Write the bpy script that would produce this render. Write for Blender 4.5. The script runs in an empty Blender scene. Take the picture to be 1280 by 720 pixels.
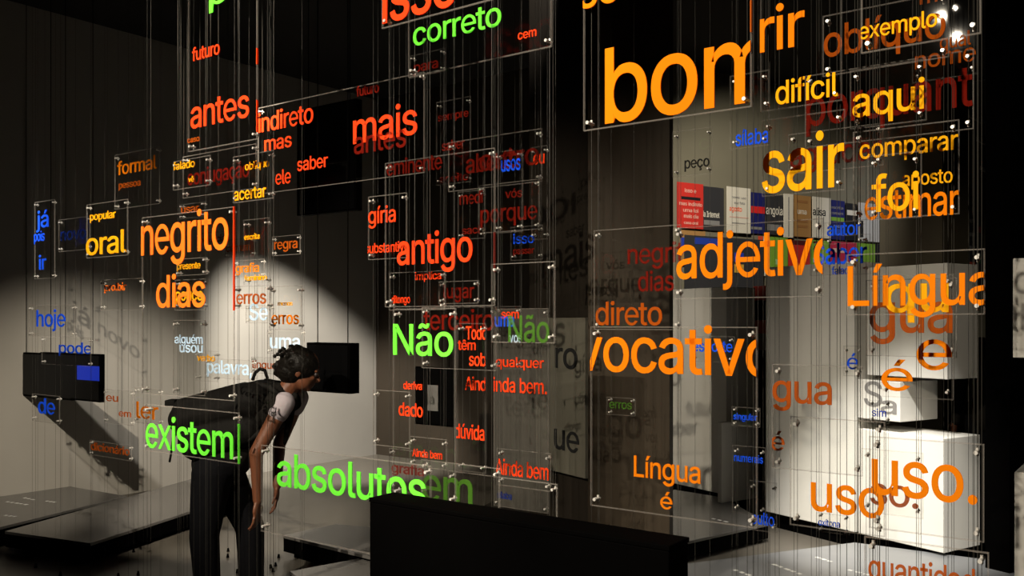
import bpy, bmesh, math, random
from mathutils import Vector, Matrix
random.seed(7)
SC = bpy.context.scene
COL = SC.collection
F = 1130.0            # focal length in pixels of the 1280 px wide photograph
EYE = 1.6             # camera height
HOR = 403.0           # horizon row

# ---------------------------------------------------------------- camera
cam_d = bpy.data.cameras.new('camera'); cam = bpy.data.objects.new('camera', cam_d); COL.objects.link(cam)
cam_d.sensor_width = 36.0; cam_d.lens = 36.0 * F / 1280.0
cam.location = (0, 0, EYE); cam.rotation_euler = (math.pi / 2, 0, 0)
cam_d.shift_y = (HOR - 360.0) / 1280.0
cam_d.clip_start = 0.05; cam_d.clip_end = 100
SC.camera = cam
# ---------------------------------------------------------------- world and exposure
w = bpy.data.worlds.new('world'); SC.world = w; w.use_nodes = True
w.node_tree.nodes['Background'].inputs[0].default_value = (1.0, 0.82, 0.62, 1)
w.node_tree.nodes['Background'].inputs[1].default_value = 0.002
SC.view_settings.view_transform = 'Standard'; SC.view_settings.look = 'None'
SC.view_settings.exposure = 0.0; SC.view_settings.gamma = 1.0; SC.view_settings.use_curve_mapping = False
SC.cycles.transparent_max_bounces = 64
SC.cycles.max_bounces = 6
SC.cycles.sample_clamp_indirect = 3.0

# ---------------------------------------------------------------- lights
def spot(name, loc, target, power, size_deg, blend=0.6, color=(1, 0.86, 0.66), radius=0.02):
    d = bpy.data.lights.new(name, 'SPOT'); d.energy = power; d.spot_size = math.radians(size_deg)
    d.spot_blend = blend; d.color = color; d.shadow_soft_size = radius
    o = bpy.data.objects.new(name, d); COL.objects.link(o); o.location = loc
    o.rotation_euler = (Vector(target) - Vector(loc)).to_track_quat('-Z', 'Y').to_euler()
    return o
WARM = (1.0, 0.88, 0.70)
spot('panel_spot', (-2.2, -0.6, 3.9), (0.95, 2.3, 2.0), 950, 46, 0.5, WARM)          # right hand panels
spot('panel_spot', (-1.9, -0.3, 4.0), (0.75, 2.4, 1.15), 500, 40, 0.6, WARM)
spot('panel_spot', (-3.3, 0.6, 4.0), (-1.45, 3.9, 2.15), 1600, 34, 0.6, WARM)        # left hand panels
spot('panel_spot', (-2.3, 0.4, 4.0), (-0.75, 2.9, 1.25), 800, 30, 0.5, WARM)          # existem, absolutos
spot('panel_spot', (-1.6, -0.4, 4.0), (-0.35, 3.6, 1.75), 520, 36, 0.6, WARM)         # centre panels
spot('panel_spot', (-2.0, 2.2, 4.0), (-3.0, 6.0, 1.7), 1300, 27, 0.8, WARM)            # far left panels
spot('panel_spot', (-1.0, 3.2, 4.1), (-1.80, 5.9, 1.38), 1500, 22, 0.6, WARM)  # added unseen spot that brightens the pale words near the visitor
spot('wall_spot', (-4.3, 4.6, 4.15), (-2.85, 9.2, 0.1), 1300, 24, 1.0, (1, 0.93, 0.82), 0.07)
spot('wall_spot', (-2.5, 7.3, 4.1), (-1.95, 10.25, 0.1), 2200, 38, 0.6, (1, 0.93, 0.82))
spot('block_spot', (1.2, 3.6, 4.1), (2.45, 6.15, 0.2), 2200, 24, 0.9, (1, 0.95, 0.86))
spot('block_spot', (-0.2, 5.0, 4.1), (1.8, 7.6, 0.8), 90, 40, 0.7, (1, 0.94, 0.85))
spot('block_spot', (1.2, 6.0, 4.2), (2.9, 10.2, 2.35), 720, 46, 0.8, (1, 0.93, 0.82))
spot('floor_spot', (1.2, 6.2, 4.1), (1.7, 5.6, 0.0), 260, 50, 0.7, (1, 0.92, 0.78))
spot('ceiling_spot', (5.2, 9.2, 3.9), (4.6, 11.0, 2.6), 60, 70, 0.8, (0.85, 0.88, 1))

# ---------------------------------------------------------------- projection helpers (pixel of the photo + depth -> real place)
def ray(px): return (px - 640.0) / F
def zat(py, depth): return EYE - (py - HOR) * depth / F
def at(px, py, depth): return Vector((ray(px) * depth, depth, zat(py, depth)))
def ground(px, py, z=0.0):
    d = (EYE - z) * F / (py - HOR); return Vector((ray(px) * d, d, z))

# ---------------------------------------------------------------- materials
MATS = {}
def nodes_of(name):
    m = bpy.data.materials.new(name); m.use_nodes = True
    nt = m.node_tree; b = nt.nodes['Principled BSDF']; return m, nt, b
def paint(name, color, rough=0.6, metal=0.0, noise=0.0, scale=8.0, bump=0.0, spec=0.5):
    if name in MATS: return MATS[name]
    m, nt, b = nodes_of(name)
    b.inputs['Base Color'].default_value = (*color, 1); b.inputs['Roughness'].default_value = rough
    b.inputs['Metallic'].default_value = metal; b.inputs['Specular IOR Level'].default_value = spec
    if noise or bump:
        tc = nt.nodes.new('ShaderNodeTexCoord'); n = nt.nodes.new('ShaderNodeTexNoise')
        n.inputs['Scale'].default_value = scale; n.inputs['Detail'].default_value = 5
        nt.links.new(tc.outputs['Object'], n.inputs['Vector'])
        if noise:
            r = nt.nodes.new('ShaderNodeMix'); r.data_type = 'RGBA'
            r.inputs[6].default_value = (*[c * (1 - noise) for c in color], 1)
            r.inputs[7].default_value = (*[min(1, c * (1 + noise)) for c in color], 1)
            nt.links.new(n.outputs['Fac'], r.inputs[0]); nt.links.new(r.outputs[2], b.inputs['Base Color'])
        if bump:
            bp = nt.nodes.new('ShaderNodeBump'); bp.inputs['Strength'].default_value = bump; bp.inputs['Distance'].default_value = 0.01
            nt.links.new(n.outputs['Fac'], bp.inputs['Height']); nt.links.new(bp.outputs['Normal'], b.inputs['Normal'])
    MATS[name] = m; return m
def emit(name, color, s):
    m, nt, b = nodes_of(name); b.inputs['Base Color'].default_value = (0, 0, 0, 1)
    b.inputs['Emission Color'].default_value = (*color, 1); b.inputs['Emission Strength'].default_value = s
    MATS[name] = m; return m
def acrylic():
    m = bpy.data.materials.new('clear_acrylic'); m.use_nodes = True; nt = m.node_tree; nt.nodes.clear()
    out = nt.nodes.new('ShaderNodeOutputMaterial'); mix = nt.nodes.new('ShaderNodeMixShader')
    tr = nt.nodes.new('ShaderNodeBsdfTransparent'); tr.inputs[0].default_value = (0.985, 0.985, 0.98, 1)
    gl = nt.nodes.new('ShaderNodeBsdfGlossy'); gl.inputs['Roughness'].default_value = 0.015
    fr = nt.nodes.new('ShaderNodeFresnel'); fr.inputs['IOR'].default_value = 1.42
    ge = nt.nodes.new('ShaderNodeNewGeometry'); mu = nt.nodes.new('ShaderNodeMath'); mu.operation = 'MULTIPLY'
    sb = nt.nodes.new('ShaderNodeMath'); sb.operation = 'SUBTRACT'; sb.inputs[0].default_value = 1.0
    nt.links.new(ge.outputs['Backfacing'], sb.inputs[1]); nt.links.new(fr.outputs[0], mu.inputs[0]); nt.links.new(sb.outputs[0], mu.inputs[1])
    nt.links.new(mu.outputs[0], mix.inputs[0]); nt.links.new(tr.outputs[0], mix.inputs[1]); nt.links.new(gl.outputs[0], mix.inputs[2])
    nt.links.new(mix.outputs[0], out.inputs[0]); return m
def film(name, color, alpha=1.0, trans=0.35):
    """cut vinyl film or frosted edge: lit from either side, optionally see-through"""
    m = bpy.data.materials.new(name); m.use_nodes = True; nt = m.node_tree; nt.nodes.clear()
    out = nt.nodes.new('ShaderNodeOutputMaterial')
    d = nt.nodes.new('ShaderNodeBsdfDiffuse'); d.inputs[0].default_value = (*color, 1)
    t = nt.nodes.new('ShaderNodeBsdfTranslucent'); t.inputs[0].default_value = (*color, 1)
    mx = nt.nodes.new('ShaderNodeMixShader'); mx.inputs[0].default_value = trans
    nt.links.new(d.outputs[0], mx.inputs[1]); nt.links.new(t.outputs[0], mx.inputs[2]); last = mx
    if alpha < 1:
        tr = nt.nodes.new('ShaderNodeBsdfTransparent'); m2 = nt.nodes.new('ShaderNodeMixShader'); m2.inputs[0].default_value = alpha
        nt.links.new(tr.outputs[0], m2.inputs[1]); nt.links.new(last.outputs[0], m2.inputs[2]); last = m2
    nt.links.new(last.outputs[0], out.inputs[0]); return m

M_ACR = acrylic()
M_EDGE = film('frosted_acrylic_edge', (0.50, 0.46, 0.42), 0.22, 0.5)
M_EDGE2 = film('thin_acrylic_edge', (0.50, 0.46, 0.42), 0.09, 0.5)
M_CLIP = paint('polished_steel_clip', (0.62, 0.60, 0.57), 0.3, 0.25)
M_WIRE = paint('steel_wire', (0.030, 0.028, 0.024), 0.5, 0.0, spec=0.2)
M_BLACK = paint('matt_black', (0.0006, 0.0005, 0.0005), 0.8, noise=0.3, spec=0.02)
VINYL = {
 'o': (film('orange_vinyl', (0.92, 0.265, 0.006)), 'bright orange'),
 'y': (film('golden_vinyl', (1.0, 0.52, 0.010)), 'golden yellow'),
 'n': (film('amber_vinyl', (1.0, 0.23, 0.022)), 'glowing orange'),
 'r': (film('red_vinyl', (1.0, 0.075, 0.015)), 'bright red'),
 'g': (film('green_vinyl', (0.20, 0.95, 0.07)), 'bright green'),
 'b': (film('blue_vinyl', (0.015, 0.11, 0.95)), 'blue'),
 'w': (film('pale_blue_vinyl', (0.62, 0.80, 0.98)), 'pale blue white'),
 'k': (film('dark_grey_vinyl', (0.02, 0.02, 0.02), 0.85), 'dark grey'),
 'dr': (film('dimmed_red_film', (0.22, 0.012, 0.006), 0.65), 'dimmed red'),  # dr to dg: faint ghost words, their low light put into the film colour
 'do': (film('dimmed_orange_film', (0.50, 0.10, 0.008), 0.8), 'dimmed orange'),
 'db': (film('dimmed_blue_film', (0.006, 0.02, 0.16), 0.6), 'dimmed blue'),
 'dg': (film('dimmed_green_film', (0.07, 0.20, 0.02), 0.5), 'dimmed green'),
 's': (film('silver_grey_film', (0.34, 0.33, 0.32), 0.6), 'light grey'),
}

# ---------------------------------------------------------------- object helpers
def tag(o, label=None, cat=None, group=None, kind=None):
    if label: o['label'] = label
    if cat: o['category'] = cat
    if group: o['group'] = group
    if kind: o['kind'] = kind
    return o
def thing(name, label, cat, loc=(0, 0, 0), rz=0.0, group=None):
    o = bpy.data.objects.new(name, None); COL.objects.link(o); o.location = loc; o.rotation_euler = (0, 0, rz)
    o.empty_display_size = 0.1
    return tag(o, label, cat, group)
def link(name, me, parent=None, mats=()):
    o = bpy.data.objects.new(name, me); COL.objects.link(o)
    for m in mats: me.materials.append(m)
    if parent: o.parent = parent
    return o
def obj(name, bm, mats, parent=None, smooth=False):
    me = bpy.data.meshes.new(name); bm.to_mesh(me); bm.free()
    if not isinstance(mats, (list, tuple)): mats = [mats]
    if smooth:
        for p in me.polygons: p.use_smooth = True
    return link(name, me, parent, mats)
def box(bm, x0, x1, y0, y1, z0, z1, mi=0, bevel=0.0):
    v = [bm.verts.new(p) for p in ((x0,y0,z0),(x1,y0,z0),(x1,y1,z0),(x0,y1,z0),(x0,y0,z1),(x1,y0,z1),(x1,y1,z1),(x0,y1,z1))]
    fs = [bm.faces.new([v[i] for i in q]) for q in ((0,3,2,1),(4,5,6,7),(0,1,5,4),(1,2,6,5),(2,3,7,6),(3,0,4,7))]
    for f in fs: f.material_index = mi
    if bevel:
        es = {e for f in fs for e in f.edges}
        bmesh.ops.bevel(bm, geom=list(es), offset=bevel, segments=2, profile=0.5, affect='EDGES')
def prism(bm, poly, z0, z1, bevel=0.0):
    lo = [bm.verts.new((p[0], p[1], z0)) for p in poly]; hi = [bm.verts.new((p[0], p[1], z1)) for p in poly]
    n = len(poly); a = sum(poly[i][0]*poly[(i+1)%n][1]-poly[(i+1)%n][0]*poly[i][1] for i in range(n))
    fs = [bm.faces.new(lo), bm.faces.new(hi)] + [bm.faces.new((lo[i], lo[(i+1)%n], hi[(i+1)%n], hi[i])) for i in range(n)]
    bmesh.ops.recalc_face_normals(bm, faces=fs)
    if bevel:
        bmesh.ops.bevel(bm, geom=list({e for f in fs for e in f.edges}), offset=bevel, segments=2, profile=0.5, affect='EDGES')
def tube(bm, p, q, r0, r1=None, n=8, caps=True):
    r1 = r0 if r1 is None else r1
    p = Vector(p); q = Vector(q); d = (q - p)
    if d.length < 1e-6: return
    d.normalize(); a = d.orthogonal().normalized(); b = d.cross(a)
    A = [bm.verts.new(p + (a * math.cos(t) + b * math.sin(t)) * r0) for t in [2*math.pi*i/n for i in range(n)]]
    B = [bm.verts.new(q + (a * math.cos(t) + b * math.sin(t)) * r1) for t in [2*math.pi*i/n for i in range(n)]]
    for i in range(n): bm.faces.new((A[i], A[(i+1)%n], B[(i+1)%n], B[i]))
    if caps: bm.faces.new(A[::-1]); bm.faces.new(B)
def ball(bm, c, r, seg=16, rings=10, rot=None):
    r = (r, r, r) if not hasattr(r, '__len__') else r
    m = Matrix.Translation(Vector(c)) @ (rot.to_4x4() if rot else Matrix.Identity(4)) @ Matrix.Diagonal((*r, 1))
    bmesh.ops.create_uvsphere(bm, u_segments=seg, v_segments=rings, radius=1, matrix=m)
def capsule(bm, p, q, r0, r1):
    tube(bm, p, q, r0, r1, 14); ball(bm, p, r0, 14, 8); ball(bm, q, r1, 14, 8)

# ---------------------------------------------------------------- lettering: outlines of a plain grotesque alphabet
GLYPHS = '''a 389 160,-9,142,-8,126,-5,110,-1,94,5,80,12,68,22,57,32,48,45,40,58,35,73,31,90,30,108,34,138,43,161,58,179,78,193,125,211,178,220,234,227,265,235,273,243,276,255,273,279,267,297,256,311,240,322,220,329,196,331,171,329,149,322,118,301,100,274,41,291,48,308,57,322,67,335,79,346,91,355,104,364,118,370,133,375,148,379,163,382,179,384,194,384,239,379,286,360,306,343,322,320,329,306,333,290,336,272,337,251,337,0,277,0,277,52,272,52,252,25,215,1,190,-6 170,45,202,49,228,59,248,74,263,93,272,115,276,138,276,190,259,182,231,176,200,171,175,168,134,159,117,150,103,139,95,124,92,105,94,87,102,72,114,61,130,52
b 424 229,-8,198,-5,172,4,138,31,118,59,112,59,112,0,53,0,53,509,114,509,114,319,118,319,137,346,171,373,197,381,229,384,252,383,274,378,294,371,313,361,330,347,345,332,359,313,370,293,379,270,385,245,389,218,390,189,389,160,385,133,379,108,370,84,359,64,346,45,330,29,313,16,294,5,274,-2,252,-7 220,47,237,48,253,51,267,57,279,66,291,76,301,88,309,101,316,117,321,133,325,151,327,170,328,189,327,209,325,227,321,245,316,261,309,276,301,290,291,301,280,311,267,319,253,325,237,329,220,330,203,329,188,325,174,320,161,312,150,302,140,291,132,278,125,263,120,247,116,229,113,210,113,189,113,169,116,150,120,132,125,115,132,100,140,86,150,75,162,65,174,57,188,51,204,48
c 396 207,-8,182,-7,159,-2,137,6,117,16,98,30,82,46,68,64,56,85,46,108,40,133,36,159,34,187,36,216,40,243,46,268,56,291,68,312,82,330,98,346,117,360,137,371,159,378,182,383,207,384,260,377,305,356,340,322,362,277,303,262,290,289,270,311,242,325,207,330,189,329,173,325,158,319,145,310,134,300,124,287,115,274,108,258,103,242,99,224,97,206,96,187,97,169,99,151,103,134,108,117,115,102,124,89,134,76,145,66,158,57,173,51,189,48,207,46,243,52,271,66,292,89,304,117,363,102,354,78,341,56,306,21,261,-1
d 424 195,-8,172,-7,151,-2,130,5,111,16,94,29,79,45,66,64,55,84,46,108,39,133,35,160,34,189,35,218,39,245,46,270,55,293,66,313,79,332,95,347,112,361,131,371,151,378,173,383,196,384,228,381,253,373,287,346,306,319,311,319,311,509,372,509,372,0,313,0,313,59,307,59,287,31,252,4,227,-5 205,47,221,48,236,51,250,57,263,65,274,75,284,86,293,100,299,115,305,132,309,150,311,169,312,189,311,210,309,229,305,247,300,263,293,278,284,291,275,302,263,312,251,320,237,325,221,329,205,330,187,329,172,325,157,319,145,311,133,301,124,290,115,276,108,261,103,245,99,227,97,209,96,189,97,170,99,151,103,133,109,117,115,101,124,88,134,76,145,66,158,57,172,51,188,48
e 404 81,168,85,144,93,122,103,101,116,82,131,66,149,54,167,45,187,39,207,38,227,41,247,47,265,57,282,71,296,88,345,76,320,43,289,17,254,0,216,-7,178,-6,141,5,108,26,79,54,56,89,40,128,33,171,34,214,43,256,60,295,84,329,114,355,149,374,186,383,224,383,261,373,296,354,326,327,349,293,366,254,375,211,375,168 327,210,319,244,305,275,285,302,261,321,233,334,204,338,175,334,147,321,123,302,103,275,89,244,81,210
f 254 228,379,228,327,6,327,6,379 81,0,81,432,84,461,96,486,113,505,135,519,161,527,187,530,222,527,243,521,227,468,215,472,195,474,171,470,154,460,145,443,142,419,142,0
g 425 207,-151,187,-150,168,-148,150,-144,134,-140,105,-127,82,-110,64,-91,51,-69,101,-41,122,-66,154,-88,178,-95,207,-97,229,-96,249,-92,267,-85,282,-75,295,-62,304,-47,310,-28,311,-6,311,68,306,68,287,41,252,16,227,8,195,5,173,6,152,10,132,17,113,27,95,39,80,53,67,71,55,90,46,112,39,136,35,163,34,191,35,220,39,246,46,271,55,293,66,314,80,332,95,347,112,361,131,371,152,378,173,383,196,384,228,382,253,373,288,346,308,319,313,319,313,379,372,379,372,-9,371,-32,367,-54,360,-73,350,-90,338,-104,324,-117,308,-127,291,-136,271,-142,251,-147,229,-150 205,59,222,60,237,63,251,68,264,75,285,95,300,121,305,137,309,154,312,172,312,193,312,212,309,231,305,248,300,264,293,278,285,291,275,303,264,312,251,320,237,325,222,329,205,330,188,329,172,325,158,320,145,312,134,302,124,290,115,277,109,262,103,246,99,229,97,212,96,193,97,173,99,155,103,138,109,123,124,96,145,76,158,68,172,63,188,60
h 410 114,227,114,0,53,0,53,509,114,509,114,287,102,287,112,312,124,332,137,349,152,362,169,372,187,379,207,383,227,384,246,383,264,380,280,376,295,369,309,360,321,349,332,336,341,321,348,304,353,285,356,264,357,240,357,0,296,0,296,235,295,256,290,275,283,291,273,304,260,315,246,323,229,328,210,329,184,326,161,317,141,303,126,283,117,257
i 167 53,0,53,379,114,379,114,0 84,443,67,446,54,455,44,468,41,483,44,499,54,512,67,521,84,524,100,521,114,512,123,499,126,483,123,468,114,455,100,446
j 167 53,379,114,379,114,-30,113,-47,111,-63,107,-77,102,-90,86,-113,65,-129,52,-135,37,-139,21,-142,4,-143,-10,-143,-10,-87,2,-87,25,-83,40,-72,50,-54,53,-29 83,443,67,446,53,455,44,468,41,483,44,499,53,512,67,521,83,524,100,521,114,512,123,499,126,483,123,468,114,455,100,446
l 189 139,-2,119,-1,101,3,86,10,74,20,65,33,58,47,54,65,53,84,53,509,114,509,114,99,115,77,120,62,130,54,146,52,160,53,170,54,181,3,162,-1
m 610 53,0,53,379,112,379,112,295,108,295,118,323,132,346,151,363,172,376,195,384,219,386,239,385,257,380,273,372,287,361,299,347,309,331,316,314,321,295,312,295,322,321,337,343,357,361,381,375,407,383,437,386,453,385,468,383,483,378,497,372,510,364,522,354,532,342,541,328,548,313,553,296,556,276,557,255,557,0,496,0,496,254,494,273,490,289,483,302,473,313,447,326,419,330,395,328,374,320,358,307,345,290,338,270,335,247,335,0,274,0,274,260,269,288,253,311,229,326,199,330,178,328,158,320,140,307,126,289,117,266,114,238,114,0
n 410 114,227,114,0,53,0,53,379,112,379,112,287,102,287,112,312,124,332,137,349,152,362,169,372,187,379,207,383,227,384,246,383,264,380,280,376,295,369,309,360,321,349,332,336,341,321,348,304,353,285,356,264,357,240,357,0,296,0,296,235,295,256,290,275,283,291,273,304,260,315,246,323,229,328,210,329,184,326,161,317,141,303,126,283,117,257
o 415 207,-8,182,-7,159,-2,137,6,117,16,98,30,82,46,68,64,56,85,46,108,40,133,36,159,34,187,36,216,40,243,46,268,56,291,68,312,82,330,98,346,117,360,137,371,159,378,182,383,207,384,233,383,256,378,278,371,299,360,317,346,333,330,347,312,359,291,369,268,376,243,380,216,381,187,380,159,376,133,369,108,359,85,347,64,333,46,317,30,299,16,278,6,256,-2,233,-7 207,46,226,48,242,51,257,57,270,66,282,76,292,89,300,102,307,117,312,134,316,151,318,169,319,187,318,206,316,224,312,242,307,258,300,274,292,287,282,300,270,310,257,319,242,325,226,329,207,330,189,329,173,325,158,319,145,310,134,300,124,287,115,274,108,258,103,242,99,224,97,206,96,187,97,169,99,151,103,134,108,117,115,102,124,89,134,76,145,66,158,57,173,51,189,48
p 424 53,-143,53,379,112,379,112,319,118,319,137,346,171,373,197,381,229,384,252,383,274,378,294,371,313,361,330,347,345,332,359,313,370,293,379,270,385,245,389,218,390,189,389,160,385,133,379,108,370,84,359,64,346,45,330,29,313,16,294,5,274,-2,252,-7,229,-8,198,-5,173,4,138,31,118,59,114,59,114,-143 220,47,237,48,253,51,267,57,279,66,291,76,301,88,309,101,316,117,321,133,325,151,327,170,328,189,327,209,325,227,321,245,316,261,309,276,301,290,291,301,280,311,267,319,253,325,237,329,220,330,203,329,188,325,174,320,161,312,150,302,140,291,132,278,125,263,120,247,116,229,113,210,113,189,113,169,116,150,120,132,125,115,132,100,140,86,150,75,162,65,174,57,188,51,204,48
q 424 372,-143,311,-143,311,59,306,59,287,31,252,4,227,-5,195,-8,172,-7,151,-2,130,5,111,16,94,29,79,45,66,64,55,84,46,108,39,133,35,160,34,189,35,218,39,245,46,270,55,293,66,313,79,332,95,347,112,361,131,371,151,378,173,383,196,384,228,381,253,373,287,346,307,319,313,319,313,379,372,379 205,47,221,48,236,51,250,57,263,65,274,75,284,86,293,100,299,115,305,132,309,150,311,169,312,189,311,210,309,229,305,247,300,263,293,278,284,291,275,302,263,312,251,320,237,325,221,329,205,330,187,329,172,325,157,319,145,311,133,301,124,290,115,276,108,261,103,245,99,227,97,209,96,189,97,170,99,151,103,133,109,117,115,101,124,88,134,76,145,66,158,57,172,51,188,48
r 259 53,0,53,379,112,379,112,321,130,347,152,367,166,375,181,380,196,384,213,385,229,384,243,384,243,322,230,324,207,326,182,323,159,315,140,301,126,284,117,262,114,237,114,0
s 365 182,-8,163,-7,145,-5,128,-2,112,3,98,10,84,18,72,27,62,38,53,50,45,63,40,78,36,94,94,107,105,79,124,60,150,49,181,45,200,46,217,50,232,55,244,62,262,81,268,103,265,121,254,136,237,147,212,155,149,170,125,177,104,186,87,196,72,208,61,222,53,237,48,255,47,274,48,290,51,305,57,319,65,332,75,343,87,354,100,363,115,370,131,377,149,381,167,384,187,384,206,384,223,381,239,378,254,372,279,358,299,339,314,316,324,290,268,277,258,298,243,316,219,328,187,333,156,329,131,317,114,299,109,277,112,258,124,243,144,232,172,223,229,209,254,202,275,194,292,183,306,171,317,158,325,142,330,125,331,107,330,90,326,75,321,61,312,47,302,35,290,24,276,15,260,6,242,0,223,-5,203,-7
t 227 204,379,204,327,6,327,6,379 65,471,126,471,126,98,128,76,136,61,150,53,170,50,185,51,202,54,213,2,192,-3,168,-4,145,-3,125,2,107,10,92,21,80,35,72,52,67,71,65,93
u 410 182,-5,164,-4,146,-1,130,4,115,11,101,20,89,31,78,44,69,59,62,76,57,95,54,116,53,139,53,379,114,379,114,144,115,123,119,105,127,89,137,75,150,64,164,56,181,52,200,50,226,53,249,62,268,77,283,97,293,122,296,153,296,379,357,379,357,0,298,0,298,92,307,92,297,67,286,47,272,30,257,17,240,7,222,0,203,-4
v 389 163,0,17,379,84,379,165,155,187,87,206,21,184,21,203,87,224,155,305,379,371,379,226,0
x 379 297,379,355,379,82,0,24,0 355,0,297,0,24,379,82,379
z 380 42,0,42,46,254,320,48,323,48,379,333,379,333,331,126,60,126,56,339,56,339,0
ã 389 160,-9,142,-8,126,-5,110,-1,94,5,80,12,68,22,57,32,48,45,40,58,35,73,31,90,30,108,34,138,43,161,58,179,78,193,125,211,178,220,234,227,265,235,273,243,276,255,273,279,267,297,256,311,240,322,220,329,196,331,171,329,149,322,118,301,100,274,41,291,48,308,57,322,67,335,79,346,91,355,104,364,118,370,133,375,148,379,163,382,179,384,194,384,239,379,286,360,306,343,322,320,329,306,333,290,336,272,337,251,337,0,277,0,277,52,272,52,252,25,215,1,190,-6 170,45,202,49,228,59,248,74,263,93,272,115,276,138,276,190,259,182,231,176,200,171,175,168,134,159,117,150,103,139,95,124,92,105,94,87,102,72,114,61,130,52 234,446,209,450,186,460,166,470,151,475,143,472,138,466,133,448,90,448,94,476,104,498,121,513,145,518,170,514,191,504,210,494,227,490,240,496,247,517,288,517,284,488,273,466,256,451
á 389 160,-9,142,-8,126,-5,110,-1,94,5,80,12,68,22,57,32,48,45,40,58,35,73,31,90,30,108,34,138,43,161,58,179,78,193,125,211,178,220,234,227,265,235,273,243,276,255,273,279,267,297,256,311,240,322,220,329,196,331,171,329,149,322,118,301,100,274,41,291,48,308,57,322,67,335,79,346,91,355,104,364,118,370,133,375,148,379,163,382,179,384,194,384,239,379,286,360,306,343,322,320,329,306,333,290,336,272,337,251,337,0,277,0,277,52,272,52,252,25,215,1,190,-6 170,45,202,49,228,59,248,74,263,93,272,115,276,138,276,190,259,182,231,176,200,171,175,168,134,159,117,150,103,139,95,124,92,105,94,87,102,72,114,61,130,52 162,429,210,529,278,529,212,429
ç 396 207,-8,182,-7,159,-2,137,6,117,16,98,30,82,46,68,64,56,85,46,108,40,133,36,159,34,187,36,216,40,243,46,268,56,291,68,312,82,330,98,346,117,360,137,371,159,378,182,383,207,384,260,377,305,356,340,322,362,277,303,262,290,289,270,311,242,325,207,330,189,329,173,325,158,319,145,310,134,300,124,287,115,274,108,258,103,242,99,224,97,206,96,187,97,169,99,151,103,134,108,117,115,102,124,89,134,76,145,66,158,57,173,51,189,48,207,46,243,52,271,66,292,89,304,117,363,102,354,78,341,56,306,21,261,-1 169,-143,169,-107,210,-107,236,-102,241,-95,243,-84,241,-74,236,-67,210,-62,182,-62,192,16,224,16,224,0,224,-29,253,-34,273,-44,285,-61,289,-85,284,-111,270,-129,259,-135,245,-139,229,-142,210,-143
é 404 81,168,85,144,93,122,103,101,116,82,131,66,149,54,167,45,187,39,207,38,227,41,247,47,265,57,282,71,296,88,345,76,320,43,289,17,254,0,216,-7,178,-6,141,5,108,26,79,54,56,89,40,128,33,171,34,214,43,256,60,295,84,329,114,355,149,374,186,383,224,383,261,373,296,354,326,327,349,293,366,254,375,211,375,168 327,210,319,244,305,275,285,302,261,321,233,334,204,338,175,334,147,321,123,302,103,275,89,244,81,210 177,429,225,529,293,529,227,429
ê 404 81,168,85,144,93,122,103,101,116,82,131,66,149,54,167,45,187,39,207,38,227,41,247,47,265,57,282,71,296,88,345,76,320,43,289,17,254,0,216,-7,178,-6,141,5,108,26,79,54,56,89,40,128,33,171,34,214,43,256,60,295,84,329,114,355,149,374,186,383,224,383,261,373,296,354,326,327,349,293,366,254,375,211,375,168 327,210,319,244,305,275,285,302,261,321,233,334,204,338,175,334,147,321,123,302,103,275,89,244,81,210 155,435,95,435,175,529,233,529,313,438,252,435,204,495
í 167 53,0,53,379,114,379,114,0 57,429,104,529,173,529,107,429
õ 415 207,-8,182,-7,159,-2,137,6,117,16,98,30,82,46,68,64,56,85,46,108,40,133,36,159,34,187,36,216,40,243,46,268,56,291,68,312,82,330,98,346,117,360,137,371,159,378,182,383,207,384,233,383,256,378,278,371,299,360,317,346,333,330,347,312,359,291,369,268,376,243,380,216,381,187,380,159,376,133,369,108,359,85,347,64,333,46,317,30,299,16,278,6,256,-2,233,-7 207,46,226,48,242,51,257,57,270,66,282,76,292,89,300,102,307,117,312,134,316,151,318,169,319,187,318,206,316,224,312,242,307,258,300,274,292,287,282,300,270,310,257,319,242,325,226,329,207,330,189,329,173,325,158,319,145,310,134,300,124,287,115,274,108,258,103,242,99,224,97,206,96,187,97,169,99,151,103,134,108,117,115,102,124,89,134,76,145,66,158,57,173,51,189,48 252,446,227,450,204,460,185,470,169,475,161,472,156,466,151,448,108,448,112,476,123,498,139,513,163,518,188,514,209,504,228,494,245,490,258,496,265,517,306,517,302,488,291,466,274,451
ó 415 207,-8,182,-7,159,-2,137,6,117,16,98,30,82,46,68,64,56,85,46,108,40,133,36,159,34,187,36,216,40,243,46,268,56,291,68,312,82,330,98,346,117,360,137,371,159,378,182,383,207,384,233,383,256,378,278,371,299,360,317,346,333,330,347,312,359,291,369,268,376,243,380,216,381,187,380,159,376,133,369,108,359,85,347,64,333,46,317,30,299,16,278,6,256,-2,233,-7 207,46,226,48,242,51,257,57,270,66,282,76,292,89,300,102,307,117,312,134,316,151,318,169,319,187,318,206,316,224,312,242,307,258,300,274,292,287,282,300,270,310,257,319,242,325,226,329,207,330,189,329,173,325,158,319,145,310,134,300,124,287,115,274,108,258,103,242,99,224,97,206,96,187,97,169,99,151,103,134,108,117,115,102,124,89,134,76,145,66,158,57,173,51,189,48 181,429,228,529,297,529,231,429
ú 410 182,-5,164,-4,146,-1,130,4,115,11,101,20,89,31,78,44,69,59,62,76,57,95,54,116,53,139,53,379,114,379,114,144,115,123,119,105,127,89,137,75,150,64,164,56,181,52,200,50,226,53,249,62,268,77,283,97,293,122,296,153,296,379,357,379,357,0,298,0,298,92,307,92,297,67,286,47,272,30,257,17,240,7,222,0,203,-4 178,429,226,529,294,529,228,429
A 480 16,0,201,509,276,509,463,0,395,0,287,302,264,372,232,478,245,478,213,371,191,302,85,0 110,142,110,199,370,199,370,142
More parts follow.
